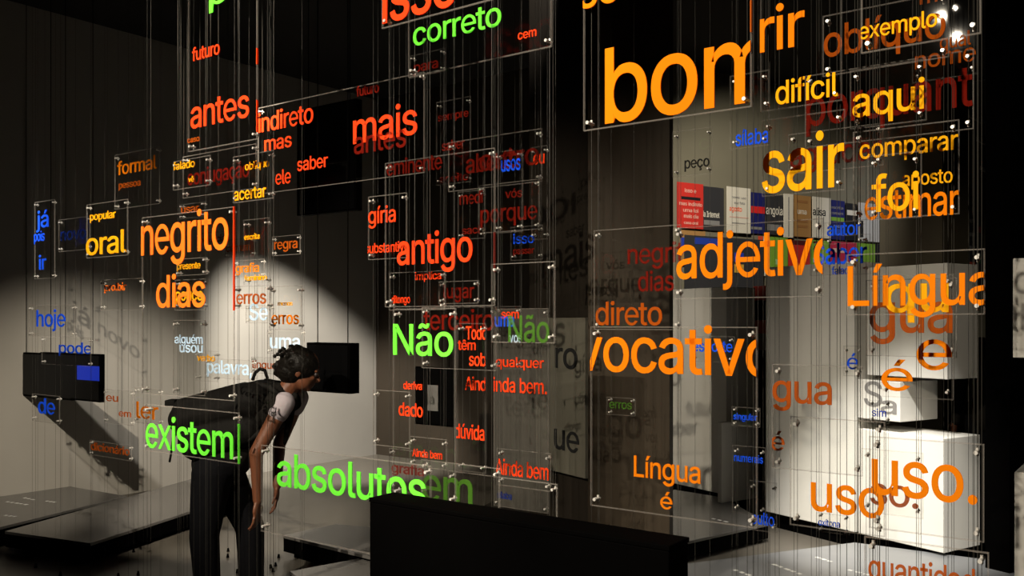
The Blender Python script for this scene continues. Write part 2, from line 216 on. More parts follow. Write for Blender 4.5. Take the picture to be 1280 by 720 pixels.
B 456 60,0,60,509,241,509,266,508,289,504,310,499,329,491,345,481,359,469,371,456,381,442,388,426,394,410,397,392,398,374,395,344,387,320,373,301,356,286,315,267,315,262,339,257,363,245,385,227,402,203,409,189,414,173,417,155,418,136,417,117,413,100,408,83,400,67,390,52,377,39,362,28,344,18,324,10,301,4,275,1,247,0 125,57,245,57,272,58,296,63,315,70,330,80,341,92,349,105,354,120,355,137,352,161,342,184,327,203,306,218,279,228,248,231,125,231 125,285,238,285,265,288,288,296,308,309,323,326,333,348,336,372,334,388,330,403,323,417,313,429,299,439,283,446,263,450,240,452,125,452
C 510 267,-7,235,-5,205,1,177,11,150,25,126,42,104,63,86,88,70,115,57,146,48,179,42,215,40,254,42,293,48,329,57,362,70,393,86,421,104,445,126,466,150,484,177,498,205,508,235,514,267,516,286,515,305,513,323,509,340,504,357,498,373,490,388,481,402,471,415,460,427,447,438,433,448,418,456,402,463,385,469,367,473,348,408,348,401,373,389,395,357,428,315,449,267,456,245,454,223,450,203,443,184,432,166,419,150,403,137,385,125,364,116,340,109,314,105,285,103,254,105,223,109,194,116,168,125,145,137,123,151,105,166,89,184,76,203,66,223,59,245,54,267,53,315,60,357,81,389,114,408,160,473,160,469,142,463,124,457,107,448,91,438,76,428,62,416,49,402,38,388,28,373,19,357,11,341,5,323,0,305,-4,286,-6
D 502 219,0,96,0,96,57,215,57,244,58,272,63,296,70,318,81,337,94,354,110,368,128,379,149,388,172,394,198,398,226,399,255,398,285,394,312,388,337,379,361,368,381,354,399,338,415,320,428,299,438,275,446,249,450,221,452,93,452,93,509,225,509,261,507,294,501,325,492,353,478,377,461,399,441,418,418,433,391,446,361,455,329,460,293,462,255,460,217,455,181,446,149,433,119,417,92,398,68,376,48,351,31,322,17,291,8,256,2 125,509,125,0,60,0,60,509
E 419 60,0,60,509,372,509,372,452,125,452,125,286,355,286,355,229,125,229,125,57,375,57,375,0
L 393 60,0,60,509,125,509,125,57,361,57,361,0
N 523 60,0,60,509,136,509,343,183,363,151,388,107,414,55,405,54,401,108,399,157,399,195,399,509,463,509,463,0,387,0,202,290,177,331,148,381,108,452,119,454,122,384,124,328,125,291,125,0
O 533 267,-7,235,-5,205,1,177,11,150,25,126,42,105,63,86,88,70,115,57,146,48,179,42,215,40,254,42,293,48,329,57,362,70,393,86,421,105,445,126,466,150,484,177,498,205,508,235,514,267,516,299,514,329,508,357,498,384,484,408,466,429,445,448,421,464,393,477,362,486,329,491,293,493,254,491,215,486,179,477,146,464,115,448,88,429,63,408,42,384,25,357,11,329,1,299,-5 267,53,289,54,310,59,330,66,349,76,367,89,383,105,396,123,408,144,418,168,425,194,429,223,430,254,429,286,425,314,418,341,408,365,396,386,383,404,367,420,349,433,330,443,310,450,289,454,267,456,245,454,223,450,203,443,184,433,167,420,151,404,137,385,125,364,116,340,109,314,105,285,103,254,105,223,109,194,116,168,125,144,137,123,151,105,167,89,184,76,203,66,223,59,245,54
S 447 224,-9,197,-8,172,-4,149,1,128,9,108,19,91,31,76,45,64,60,54,77,46,96,41,115,38,137,104,137,110,110,123,88,142,71,166,59,194,52,224,49,241,50,257,52,272,55,286,60,311,74,329,92,341,114,346,139,342,161,332,179,316,193,296,205,245,222,184,239,154,249,128,260,105,274,86,289,71,307,60,326,54,348,52,372,53,393,58,413,65,431,75,448,87,463,102,476,119,488,138,498,158,506,180,511,203,514,227,516,252,514,275,511,296,505,316,498,334,488,351,476,365,463,377,449,387,433,394,415,399,397,401,378,337,378,334,396,326,412,316,426,302,437,286,447,267,453,247,457,225,459,194,456,167,448,145,435,129,418,118,398,115,376,119,352,131,334,148,319,169,308,212,293,264,279,312,264,359,238,379,220,395,198,401,185,405,171,407,155,408,139,407,118,403,99,396,81,386,64,374,48,360,34,343,21,323,11,302,2,278,-4,252,-8
T 449 32,452,32,509,417,509,417,452,257,452,257,0,193,0,193,452
U 517 259,-8,230,-7,203,-2,177,5,154,15,133,28,114,43,98,60,85,80,74,101,66,124,62,148,60,173,60,509,124,509,124,178,125,160,128,144,133,128,141,113,150,99,160,87,173,77,187,68,203,61,220,56,239,53,259,52,279,53,298,56,315,61,331,68,345,77,357,87,368,99,377,113,384,128,389,144,392,160,393,178,393,509,457,509,457,173,456,148,451,124,443,101,433,80,419,60,403,43,384,28,363,15,340,5,315,-2,288,-7
V 480 204,0,16,509,84,509,192,206,215,137,248,31,235,31,267,138,290,206,395,509,463,509,278,0
P 445 60,0,60,509,235,509,263,507,289,503,312,497,332,487,350,476,366,462,379,447,390,430,398,411,404,391,407,370,409,348,407,325,404,304,398,284,390,265,379,248,366,233,350,219,332,207,312,198,289,191,263,187,235,186,109,186,109,242,233,242,252,243,269,246,284,250,297,256,318,272,333,294,342,319,344,348,342,376,333,402,318,423,297,439,284,444,268,449,251,451,232,452,125,452,125,0
Q 533 245,159,313,159,369,85,384,65,468,-48,401,-48,346,27,331,46 267,-7,235,-5,205,1,177,11,150,25,126,42,105,63,86,88,70,115,57,146,48,179,42,215,40,254,42,293,48,329,57,362,70,393,86,421,105,445,126,466,150,484,177,498,205,508,235,514,267,516,299,514,329,508,357,498,384,484,408,466,429,445,448,421,464,393,477,362,486,329,491,293,493,254,491,215,486,179,477,146,464,115,448,88,429,63,408,42,384,25,357,11,329,1,299,-5 267,53,289,54,310,59,330,66,349,76,367,89,383,105,396,123,408,144,418,168,425,194,429,223,430,254,429,286,425,314,418,341,408,365,396,386,383,404,367,420,349,433,330,443,310,450,289,454,267,456,245,454,223,450,203,443,184,433,167,420,151,404,137,385,125,364,116,340,109,314,105,285,103,254,105,223,109,194,116,168,125,144,137,123,151,105,167,89,184,76,203,66,223,59,245,54
F 410 60,0,60,509,369,509,369,452,125,452,125,278,346,278,346,221,125,221,125,0
I 300 31,0,31,57,118,57,118,452,31,452,31,509,269,509,269,452,183,452,183,57,269,57,269,0
R 449 60,0,60,509,236,509,264,507,290,504,313,497,333,489,351,478,367,465,380,450,390,433,399,415,405,395,408,374,409,352,408,330,405,309,399,290,390,271,380,255,367,240,351,228,333,217,312,209,289,203,264,199,236,198,96,198,96,255,234,255,252,256,269,258,284,262,298,267,319,281,334,300,342,324,345,352,342,380,334,405,319,425,298,440,284,445,269,449,252,451,233,452,125,452,125,0 353,0,230,229,303,229,428,0
M 628 60,0,60,509,152,509,277,187,287,159,299,123,311,84,322,49,307,49,318,83,330,121,342,158,352,187,476,509,568,509,568,0,504,0,504,291,504,327,505,369,506,413,507,457,513,457,498,409,482,363,467,322,456,291,342,0,286,0,170,291,159,321,145,361,129,408,112,457,119,457,120,416,121,372,122,328,122,291,122,0
G 520 269,-7,236,-5,205,1,176,11,149,25,125,43,104,64,85,88,69,116,57,146,47,179,42,215,40,254,42,293,47,329,57,362,69,393,85,421,103,445,125,466,149,484,175,498,203,508,233,514,265,516,285,515,304,513,322,509,340,504,358,497,374,489,389,480,403,469,416,458,429,445,439,431,449,416,458,401,465,384,470,367,474,349,408,349,387,393,356,427,315,448,265,456,243,454,222,450,202,443,183,432,166,419,150,404,137,385,125,364,116,340,109,314,105,285,103,254,105,223,109,194,116,168,125,145,137,124,151,105,166,90,184,76,203,66,224,59,246,54,269,53,290,54,309,57,328,63,345,71,360,81,374,93,386,107,396,123,404,141,410,160,414,180,415,202,434,199,283,199,283,256,478,256,478,200,476,170,471,141,463,115,451,91,436,69,419,50,399,33,377,19,352,8,326,0,298,-5
. 188 95,-4,78,-1,63,9,53,24,50,41,53,59,63,73,78,83,95,87,113,83,128,73,138,59,141,41,138,24,128,9,113,-1
, 188 38,-119,68,71,137,71,84,-119'''
XH, CAP, BOLD = 0.379, 0.509, 0.007
def area(c): return sum(c[i][0]*c[(i+1)%len(c)][1]-c[(i+1)%len(c)][0]*c[i][1] for i in range(len(c)))
def fatten(c, e):
    n = len(c); out = []
    for i in range(n):
        p, a, b = Vector(c[i]), Vector(c[i-1]), Vector(c[(i+1)%n])
        d1 = (p-a).normalized(); d2 = (b-p).normalized()
        n1 = Vector((-d1.y, d1.x)); n2 = Vector((-d2.y, d2.x)); m = n1 + n2
        if m.length < 0.2: m = n1.copy(); k = 1
        else: m.normalize(); k = min(1.6, 1 / max(0.3, m.dot(n1)))
        out.append(tuple(p + m * e * k))
    return out
GL = {}
for line in GLYPHS.split('\n'):
    parts = line.split(' '); ch = parts[0]; cs = []
    for s in parts[2:]:
        v = [int(t) / 1000 for t in s.split(',')]; cs.append(list(zip(v[::2], v[1::2])))
    GL[ch] = (int(parts[1]) / 1000, cs)
GMESH = {}
def glyph(ch, depth=0.5):
    """verts (x, y, side) and faces of one solid letter"""
    if ch in GMESH: return GMESH[ch]
    adv, cs = GL[ch]; groups = []
    for c in cs:
        if area(c) < 0: groups.append([c])
        else: groups[-1].append(c)
    V, Fc = [], []
    for g in groups:
        cu = bpy.data.curves.new('g', 'CURVE'); cu.dimensions = '2D'; cu.fill_mode = 'BOTH'; cu.extrude = 0.5
        for c in g:
            c = fatten(c, BOLD)
            s = cu.splines.new('POLY'); s.points.add(len(c) - 1); s.use_cyclic_u = True
            for i, p in enumerate(c): s.points[i].co = (p[0], p[1], 0, 1)
        o = bpy.data.objects.new('g', cu); me = o.to_mesh()
        k = len(V); V += [tuple(v.co) for v in me.vertices]; Fc += [tuple(k + i for i in p.vertices) for p in me.polygons]
        o.to_mesh_clear(); bpy.data.objects.remove(o); bpy.data.curves.remove(cu)
    GMESH[ch] = (adv, V, Fc); return GMESH[ch]
TRACK = -0.022
def text_mesh(text, x0, x1, z0, xh, thick=0.003, y0=0.0, clip=None):
    """letters standing in the local xz plane, facing -y, stretched to fill x0..x1"""
    pen = 0.0; runs = []
    for ch in text:
        if ch == ' ': pen += 0.19; continue
        adv, V, Fc = glyph(ch); runs.append((pen, V, Fc)); pen += adv + TRACK
    lo = runs[0][0] + min(v[0] for v in runs[0][1]); hi = runs[-1][0] + max(v[0] for v in runs[-1][1])
    sx = (x1 - x0) / (hi - lo); sz = xh / XH
    vs, fs = [], []
    for pen, V, Fc in runs:
        k = len(vs); vs += [(x0 + (pen + v[0] - lo) * sx, y0 - (v[2] + 0.5) * thick, z0 + v[1] * sz) for v in V]
        fs += [tuple(k + i for i in f) for f in Fc]
    me = bpy.data.meshes.new('lettering'); me.from_pydata(vs, [], fs); me.update()
    if clip:
        bm = bmesh.new(); bm.from_mesh(me)
        for co, no in (((clip[0], 0, 0), (-1, 0, 0)), ((clip[1], 0, 0), (1, 0, 0))):
            bmesh.ops.bisect_plane(bm, geom=bm.verts[:] + bm.edges[:] + bm.faces[:], plane_co=co, plane_no=no, clear_outer=True)
        bm.to_mesh(me); bm.free()
    return me

# ---------------------------------------------------------------- directions of the room
VPX = -900.0                                   # the hanging panels all run this way
L_ = math.hypot(VPX - 640, F)
D = Vector((-(VPX - 640) / L_, -F / L_))       # along a panel, to the right and nearer
N = Vector((-D.y, D.x))                        # through a panel, away from the camera
ROT = math.atan2(D.y, D.x)
A = Vector((-684, F)).normalized()             # the white blocks' fronts recede to the left
B = Vector((1822, F)).normalized()             # and their sides recede to the right
CEIL = 4.3
def on_plane(px, c):
    r = Vector((ray(px), 1.0)); return r * (c / N.dot(r))
def hit(R, d, px):
    k = ray(px); return (k * R[1] - R[0]) / (d[0] - k * d[1])

# ---------------------------------------------------------------- one hanging panel with its wires
CABLES = {}
LABELS = set()
def words_text(ws): return ' '.join(w_[0].strip('.,') for w_ in ws)
def panel(c, xl, xr, ytl, ybl, words, extra='', wires=True, tint=None, strips=()):
    Pl, Pr = on_plane(xl, c), on_plane(xr, c)
    dl = Pl[1]; zt, zb = zat(ytl, dl), zat(ybl, dl)
    zt = min(zt, CEIL - 0.3)
    W = (Pr - Pl).length; mid = (Pl + Pr) / 2
    wt = ''
    if words:
        cols = []
        for w_ in words:
            cn = VINYL[w_[5]][1]
            if cn not in cols: cols.append(cn)
        wt = ' '.join(dict.fromkeys(w_[0].strip('.,') for w_ in words[:3]))
        lab = 'clear hanging acrylic panel reading %s in %s%s' % (wt, ' and '.join(cols[:2]), ' ' + extra if extra else '')
    else: lab = 'blank clear hanging acrylic panel ' + extra
    
    if lab in LABELS or not 4 <= len(lab.split()) <= 16: print('BADLABEL', lab)
    LABELS.add(lab)
    if wt == 'negrito dias direto': lab = 'clear hanging acrylic panel above vocativo reading ghost words negrito dias in dimmed red, direto in dimmed orange'; wt = 'direto'
    root = thing('hanging_panel', lab, 'sign', (mid[0], mid[1], zb), ROT, 'clear acrylic word panels')
    H = zt - zb; hw = W / 2; t = 0.006; r = 0.0028
    bm = bmesh.new(); box(bm, -hw + r, hw - r, 0, t, r, H - r, 0)
    obj('acrylic_sheet', bm, tint or M_ACR, root)
    bm = bmesh.new()
    box(bm, -hw, hw, 0, t, 0, r); box(bm, -hw, hw, 0, t, H - r, H); box(bm, -hw, -hw + r, 0, t, r, H - r); box(bm, hw - r, hw, 0, t, r, H - r)
    obj('polished_edge', bm, M_EDGE if W > 0.22 else M_EDGE2, root)
    off = min(0.016, W * 0.12); cz = min(0.02, H * 0.15)
    cr = 0.0048 if W > 0.22 else 0.0034
    for sx in (-1, 1):
        for z in (cz, H - cz):
            bm = bmesh.new(); x = sx * (hw - off)
            tube(bm, (x, -0.007, z), (x, 0.024, z), cr, cr, 10); tube(bm, (x, 0.016, z - 2 * cr), (x, 0.016, z + 2 * cr), cr * 0.7, cr * 0.7, 8)
            obj('wire_clip', bm, M_CLIP, root)
        if wires:
            p = mid + D * (sx * (hw - off)) + N * 0.016
            key = (round(p[0] / 0.012), round(p[1] / 0.012))
            if not any((key[0]+i, key[1]+j) in CABLES for i in (-1,0,1) for j in (-1,0,1)):
                CABLES[key] = (p.copy(), 'thin steel wire holding the %s edge of panel %s' % ('left' if sx < 0 else 'right', ('reading ' + ' '.join(wt.split()[:2]) + (' ' + extra if extra else '')) if words else extra))
    for side, ya, yz, col in strips:  # lettering light refracted to the sheet edge, put in as coloured strips
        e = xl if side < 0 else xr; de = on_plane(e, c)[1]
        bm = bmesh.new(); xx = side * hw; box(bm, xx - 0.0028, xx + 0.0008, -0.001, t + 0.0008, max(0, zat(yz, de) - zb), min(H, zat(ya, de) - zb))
        o = obj('painted_edge_light', bm, VINYL[col][0], root); o['label'] = VINYL[col][1] + ' light painted on the sheet edge'
    for (txt, x0, x1, yb, xh, col) in words:
        P0, P1 = on_plane(x0, c), on_plane(x1, c)
        u0, u1 = (P0 - mid).dot(D), (P1 - mid).dot(D)
        me = text_mesh(txt, u0, u1, zat(yb, P0[1]) - zb, xh * P0[1] / F, 0.003, -0.0005, (-hw + 0.001, hw - 0.001))
        o = link('lettering', me, root, [VINYL[col][0]])
        o['label'] = '%s lettering %s' % (VINYL[col][1], txt.strip('.,'))
    return root

# ================================================================ the room
M_WALL = paint('pale_plaster', (0.36, 0.34, 0.305), 0.8, noise=0.06, scale=3, bump=0.05)
M_DARKWALL = paint('dark_brown_wall', (0.030, 0.022, 0.014), 0.75, noise=0.15, scale=4, bump=0.05, spec=0.3)
M_FLOOR = paint('grey_floor', (0.10, 0.09, 0.075), 0.35, noise=0.12, scale=2.5, bump=0.02)
M_CEIL = paint('black_ceiling', (0.01, 0.009, 0.008), 0.9, noise=0.2)
M_WHITE = paint('cream_block_paint', (0.60, 0.585, 0.545), 0.65, noise=0.03, scale=5)
M_GREY = paint('grey_plinth', (0.11, 0.105, 0.10), 0.22, noise=0.1, scale=6)
def struct(name, bm, m, parent=None):
    o = obj(name, bm, m, parent); o['kind'] = 'structure'; return o
def wall(name, p, q, z0, z1, th, m, side=1):
    p, q = Vector(p[:2]), Vector(q[:2]); d = (q - p).normalized(); n = Vector((-d.y, d.x)) * th * side
    bm = bmesh.new(); prism(bm, [p, q, q + n, p + n], z0, z1); return struct(name, bm, m)
LW = Vector((860, 1130)).normalized()                       # left wall runs away to the right
WP = Vector((-3.41, 8.65))
corner = WP + LW * 2.91
wall('wall_left', WP - LW * 12.5, corner, 0, CEIL, 0.12, M_WALL, 1)
BW = Vector((LW.y, -LW.x))
wall('wall_back', corner, corner + BW * 3.2, 0, CEIL, 0.12, M_DARKWALL, 1)
be = corner + BW * 3.2
Q0 = Vector((ray(820) * 9.3, 9.3))
PW_END = Q0 + B * 9.0
wall('wall_far', Q0 - B * 0.3, PW_END, 0, CEIL, 0.12, paint('olive_grey_wall', (0.20, 0.18, 0.12), 0.8, noise=0.08, scale=3), 1)
wall('wall_right', (PW_END.x, PW_END.y), (PW_END.x + 0.3, -3.5), 0, CEIL, 0.12, M_DARKWALL, 1)
LS = WP - LW * 12.5
wall('wall_front', (PW_END.x + 0.3, -3.5), (LS.x - 0.5, -3.5), 0, CEIL, 0.12, M_DARKWALL, 1)
poly = [LS + Vector((-0.7, -3)), Vector((PW_END.x + 0.6, -3.7)), PW_END + Vector((0.6, 0.6)), Q0 + Vector((-2, 3)), corner + Vector((-0.3, 0.6))]
bm = bmesh.new(); prism(bm, poly, -0.1, 0); struct('floor', bm, M_FLOOR)
bm = bmesh.new(); prism(bm, poly, CEIL, CEIL + 0.1); struct('ceiling', bm, M_CEIL)

# columns
def boxAB(bm, R, t, s, z0, z1, bevel=0.0):
    R = Vector(R[:2]); prism(bm, [R, R + B * s, R + B * s + A * t, R + A * t], z0, z1, bevel)
R1 = Vector((ray(735) * 4.9, 4.9)); s1 = hit(R1, B, 842)
M_COL = paint('column_brown', (0.026, 0.019, 0.012), 0.6, noise=0.1, scale=3, spec=0.2)
R1 = Vector(R1); w1 = hit(R1, D, 837)
bm = bmesh.new(); prism(bm, [R1, R1 + D * w1, R1 + D * w1 + N * 0.04, R1 + N * 0.04], 0, CEIL); struct('trim_1', bm, M_COL)
bm = bmesh.new(); boxAB(bm, R1 + N * 0.05 - D * 0.02, 0.62, 0.3, 0, CEIL); struct('trim_4', bm, paint('shaded_pier', (0.008, 0.006, 0.004), 0.8, noise=0.1, scale=3, spec=0.1))  # column's left side, its shade put into a darker paint
R2 = Vector((ray(1178) * 8.2, 8.2))
tA = hit(R2, A, 1100)
bm = bmesh.new(); boxAB(bm, R2, tA, hit(R2, B, 1210), 0, CEIL); struct('trim_2', bm, paint('column_taupe', (0.10, 0.085, 0.055), 0.7, noise=0.1, scale=3))
# dark side wall between the columns far right
R3 = Vector((ray(1262) * 5.4, 5.4))
bm = bmesh.new(); boxAB(bm, R3 + B * 0.0, 0.15, 2.6, 0, CEIL); struct('trim_3', bm, M_BLACK)

# ================================================================ white display blocks
PB = Vector((ray(1180) * 5.79, 5.79))
def block(name, label, px_l, px_r, z0, z1, s, off=0.0, base=False, R=None, group='white display blocks', depthpx=None):
    R = Vector(R) if R is not None else PB + A * hit(PB, A, px_r)
    R = R - B * off
    t = hit(R, A, px_l)
    root = thing(name, label, 'display block', (R.x, R.y, 0.0 if base else z0), 0, group)
    bm = bmesh.new(); boxAB(bm, R, t, s, z0, z1, 0.004)
    bmesh.ops.translate(bm, verts=bm.verts, vec=(-R.x, -R.y, -(0.0 if base else z0)))
    obj('block_body', bm, M_WHITE, root)
    if base:
        bm = bmesh.new(); R_ = R + A * 0.05 + B * 0.05; boxAB(bm, R_, t - 0.1, max(0.1, s - 0.1), 0, z0)
        bmesh.ops.translate(bm, verts=bm.verts, vec=(-R.x, -R.y, 0)); obj('recessed_base', bm, M_BLACK, root)
    return root, R, t
big, RB, tb = block('display_block', 'brightly lit low white block at lower right behind uso lettering', 1073, 1180, 0.12, 0.855, 0.40, 0.0, True)
small, RS, ts = block('display_block', 'small white block with grey letters between the two larger blocks', 1072, 1125, 0.93, 1.20, 0.42, 0.0)
top, RT, tt = block('display_block', 'upper white block projecting above the small one', 1084, 1184, 1.235, 1.98, 0.34, 0.0)
mw, RM, tm = block('display_wall', 'tall pale panelled wall of white blocks standing on a black base', 957, 1069, 0.12, 2.03, 0.30, 0.0, True)
# joints of the tall wall
P2 = Vector((ray(908) * 7.64, 7.64))
pil, RP, tp = block('display_block', 'tall cream white pillar block beside the dark column', 830, 908, 0.14, 1.90, 0.0 + hit(P2, B, 944), 0.0, True, P2)
P3 = Vector((ray(902) * 7.3, 7.3))
lowb, RL, tl = block('display_block', 'low cream ledge block in front of the tall pillar block', 897, 902, 0.14, 0.79, hit(P3, B, 944), 0, True, P3)
mid_b = thing('display_block', 'narrow dark red and black block beside the tall pale wall', 'display block', (0, 0, 0), 0)
Rm = Vector((ray(960) * 8.1, 8.1)); mid_b.location = (Rm.x, Rm.y, 0)
for i, (z0, z1, m) in enumerate(((0, 1.35, M_BLACK), (1.35, 1.5, M_GREY), (1.5, 1.62, paint('brick_red', (0.30, 0.03, 0.02), 0.6)), (1.62, 1.8, M_BLACK), (1.8, 1.93, MATS['brick_red']))):
    bm = bmesh.new(); boxAB(bm, (0, 0), 0.18, 0.2, z0, z1, 0.003); obj('stacked_piece', bm, m, mid_b)
# far right pair
for lab, px, y0, y1, d in (('cream block high at the right edge of the view', 1266, 323, 447, 4.3), ('cream block low at the right edge of the view', 1268, 590, 800, 4.3)):
    R = Vector((ray(px) * d, d)); z1, z0 = zat(y0, d), max(0.1, zat(y1, d))
    root = thing('display_block', lab, 'display block', (R.x, R.y, z0 if z0 > 0.2 else 0), 0, 'white display blocks')
    b0 = root.location.z
    bm = bmesh.new(); q = [Vector((0, 0)), D * 0.5, D * 0.5 + N * 0.35, N * 0.35]; prism(bm, q, z0 - b0, z1 - b0, 0.004); obj('block_body', bm, M_WHITE, root)
    if b0 == 0:
        bm = bmesh.new(); prism(bm, [v + N * 0.04 + D * 0.02 for v in (Vector((0, 0)), D * 0.44, D * 0.44 + N * 0.27, N * 0.27)], 0, z0); obj('recessed_base', bm, M_BLACK, root)

# grey letters on the small block (front face runs along A from RS): letters read from far end to near end
def face_text(root, R, txt, px0, px1, yb, xh, col, d=A, out=None):
    """flat letters on a face through R that recedes along d"""
    r = -d                                                     # reading direction
    t0, t1 = hit(R, d, px0), hit(R, d, px1)
    P0 = Vector(R) + d * t0
    me = text_mesh(txt, 0, t0 - t1, 0, xh * P0.y / F, 0.002)
    n = Vector((r.y, -r.x))                                    # towards the viewer
    o = link('lettering', me, None, [VINYL[col][0]])
    o.parent = root; o.rotation_euler = (0, 0, math.atan2(r.y, r.x))
    o.location = Vector((P0.x + n.x * 0.001, P0.y + n.y * 0.001, zat(yb, P0.y))) - root.location
    o['label'] = VINYL[col][1] + ' lettering ' + txt
    return o
face_text(small, RS, 'S', 1080, 1103, 506, 22, 's')
face_text(small, RS, 'a', 1101, 1121, 516, 16, 's')

# the near black half wall
c = 1.82
Pl, Pr = on_plane(462, c), on_plane(836, c)
zt = zat(622, Pl[1])
hwl = thing('half_wall', 'low solid black partition wall in the foreground', 'partition', (Pl.x, Pl.y, 0), ROT)
W = (Pr - Pl).length
bm = bmesh.new(); box(bm, 0, W, 0, 0.10, 0, zt - 0.012, 0, 0.003); obj('wall_body', bm, M_BLACK, hwl)
bm = bmesh.new(); box(bm, -0.002, W + 0.002, -0.002, 0.102, zt - 0.012, zt, 0, 0.002); obj('top_cap', bm, M_BLACK, hwl)

# lettered board added for a shadow on the column's left face
RBd = R1 + N * 0.05 - D * 0.02 - B * 0.031
bd = thing('shadow_board', 'grey board with large dark letters added for a shadow on the column side', 'sign', (RBd.x, RBd.y, 0.75), 0)
bm = bmesh.new(); boxAB(bm, (0, 0), 0.50, 0.028, 0, 0.88, 0.002); bd.location = (RBd.x, RBd.y, zat(600, 4.9))
obj('added_board', bm, paint('shadow_grey', (0.06, 0.056, 0.042), 0.6, noise=0.1), bd)
face_text(bd, RBd - B * 0.001 + A * 0.0, 'ro', 694, 722, 459, 24, 'k')  # ro and ue: letters of the added shadow board
face_text(bd, RBd - B * 0.001, 'ue', 693, 724, 560, 24, 'k')

# ================================================================ posters on the far wall
def poster(label, px0, px1, z0, z1, mat_col, lines=(), offs=0.02):
    P = Q0 - Vector((B.y, -B.x)) * 0 ; nB = Vector((B.y, -B.x))          # nB points to the viewer
    s0, s1 = hit(Q0, B, px0), hit(Q0, B, px1)
    p0 = Q0 + B * s0 + nB * offs
    root = thing('poster', label, 'poster', (p0.x, p0.y, z0), math.atan2(B.y, B.x), 'hanging title posters')
    Wd = s1 - s0 - 0.006; H = z1 - z0
    bm = bmesh.new(); box(bm, 0, Wd, -0.006, 0.0, 0, H, 0); obj('poster_sheet', bm, paint('print_%02d%02d%02d' % tuple(int(x * 99) for x in mat_col), mat_col, 0.6), root)
    for (txt, fx0, fx1, fz, xh, col) in lines:
        me = text_mesh(txt, fx0 * Wd, fx1 * Wd, fz * H, xh, 0.002, -0.0065) if txt != '-' else None
        if me is None:
            bm = bmesh.new(); box(bm, fx0 * Wd, fx1 * Wd, -0.009, -0.006, fz * H, fz * H + xh); o = obj('printed_band', bm, paint('ink_%02d%02d%02d' % tuple(int(x * 99) for x in col), col, 0.6), root)
        else: o = link('lettering', me, root, [paint('ink_%02d%02d%02d' % tuple(int(x * 99) for x in col), col, 0.6)])
    return root
RED, CR, SL, NV, TN, GN, BK = (0.62, 0.03, 0.02), (0.78, 0.72, 0.58), (0.035, 0.034, 0.036), (0.012, 0.015, 0.13), (0.42, 0.22, 0.07), (0.22, 0.42, 0.04), (0.01, 0.01, 0.012)
PK = (0.75, 0.45, 0.35); GY = (0.25, 0.24, 0.22)
Z0, Z1 = 2.585, 3.06
poster('red poster with pale lines and a black bar, first on the far wall', 842, 875, Z0, Z1, RED, [('isso e', .28, .72, .79, .03, PK), ('-', .15, .88, .63, .03, BK), ('mas indireto', .08, .95, .50, .028, PK), ('uma lei', .22, .8, .36, .028, PK), ('mais dia', .25, .8, .23, .028, PK), ('caso oral', .25, .8, .09, .024, PK)], 0.05)
poster('dark grey poster with white lettering da Internet', 875, 903, Z0, Z1 - 0.01, SL, [('da Internet', .0, .8, .30, .045, CR), ('-', .1, .8, .12, .05, GY)])
poster('white poster with small red lettering among the dark ones', 904, 934, Z0 - 0.01, Z1 + 0.01, CR, [('nosso uso', .2, .8, .75, .02, GY), ('ele fala', .3, .75, .63, .02, GY), ('agosto', .1, .62, .47, .04, (0.9, 0.12, 0.02)), ('-', .1, .9, .33, .01, PK), ('-', .2, .75, .2, .01, GY)], 0.05)
poster('navy poster crossed by a red band', 935, 954, Z0, Z1 - 0.02, NV, [('-', 0, 1, .50, .075, (0.75, 0.02, 0.02)), ('V', .4, .6, .44, .05, BK), ('-', .1, .8, .10, .03, GY)])
poster('dark grey poster with bold cream lettering angola', 954, 976, Z0, Z1 - 0.02, SL, [('angola', .02, .98, .50, .07, CR), ('-', .1, .9, .1, .07, GY)], 0.03)
poster('plain cream poster between dark grey and tan ones', 976, 988, Z0 - 0.02, Z1, CR, [('-', .45, .55, .02, .45, GY)], 0.04)
poster('tan brown poster with a small white word', 988, 1011, Z0, Z1, TN, [('-', .2, .8, .82, .03, (0.35, 0.16, 0.05)), ('uma', .25, .75, .55, .045, CR), ('-', .2, .8, .35, .03, (0.35, 0.16, 0.05)), ('-', .25, .8, .22, .03, (0.35, 0.16, 0.05))], 0.03)
poster('white poster with a small black drawing like lettering', 1011, 1034, Z0, Z1, CR, [('alisa', .0, .7, .55, .065, BK), ('-', .3, .33, .0, .25, GY), ('-', .58, .61, .0, .25, GY)], 0.05)
poster('navy poster with blue, grey and green lines', 1034, 1054, Z0, Z1 - 0.01, NV, [('escrita', .1, .9, .78, .025, GY), ('comum', .1, .9, .64, .025, GY), ('-', .1, .95, .47, .045, GN), ('nosso', .3, .9, .3, .03, (0.2, 0.3, 0.7)), ('-', .25, .95, .1, .08, (0.02, 0.08, 0.5))])
poster('black poster with one thick white bar', 1054, 1068, Z0, Z1 - 0.03, BK, [('-', .1, 1, .68, .06, CR)], 0.03)
poster('broad off white poster near the end of the row', 1068, 1097, Z0, Z1 - 0.01, (0.62, 0.6, 0.55), [('-', .1, .2, .1, .2, BK)], 0.05)
poster('dark slate poster at the end of the row', 1097, 1116, Z0, Z1 - 0.05, SL, [('-', .1, .9, .2, .04, GY)])
Y0, Y1 = 2.12, 2.56
poster('tan and blue poster below the red one', 848, 880, Y0 + 0.08, Y1 + 0.01, TN, [('-', .0, 1, .35, .16, (0.02, 0.05, 0.4))])
poster('large black slate poster board behind the word adjetivo', 848, 946, Y0 - 0.25, Y1 - 0.05, SL, [('-', .12, .42, .86, .07, (0.02, 0.05, 0.35)), ('-', .62, .74, .60, .10, (0.02, 0.05, 0.45)), ('-', .62, .74, .42, .09, (0.7, 0.4, 0.05)), ('uma', .66, .98, .06, .05, (0.8, 0.1, 0.25))], 0.09)
poster('narrow red poster strip in the lower row', 946, 952, Y0, Y1, (0.8, 0.08, 0.03))
poster('narrow cream poster strip in the lower row', 952, 960, Y0, Y1, CR)
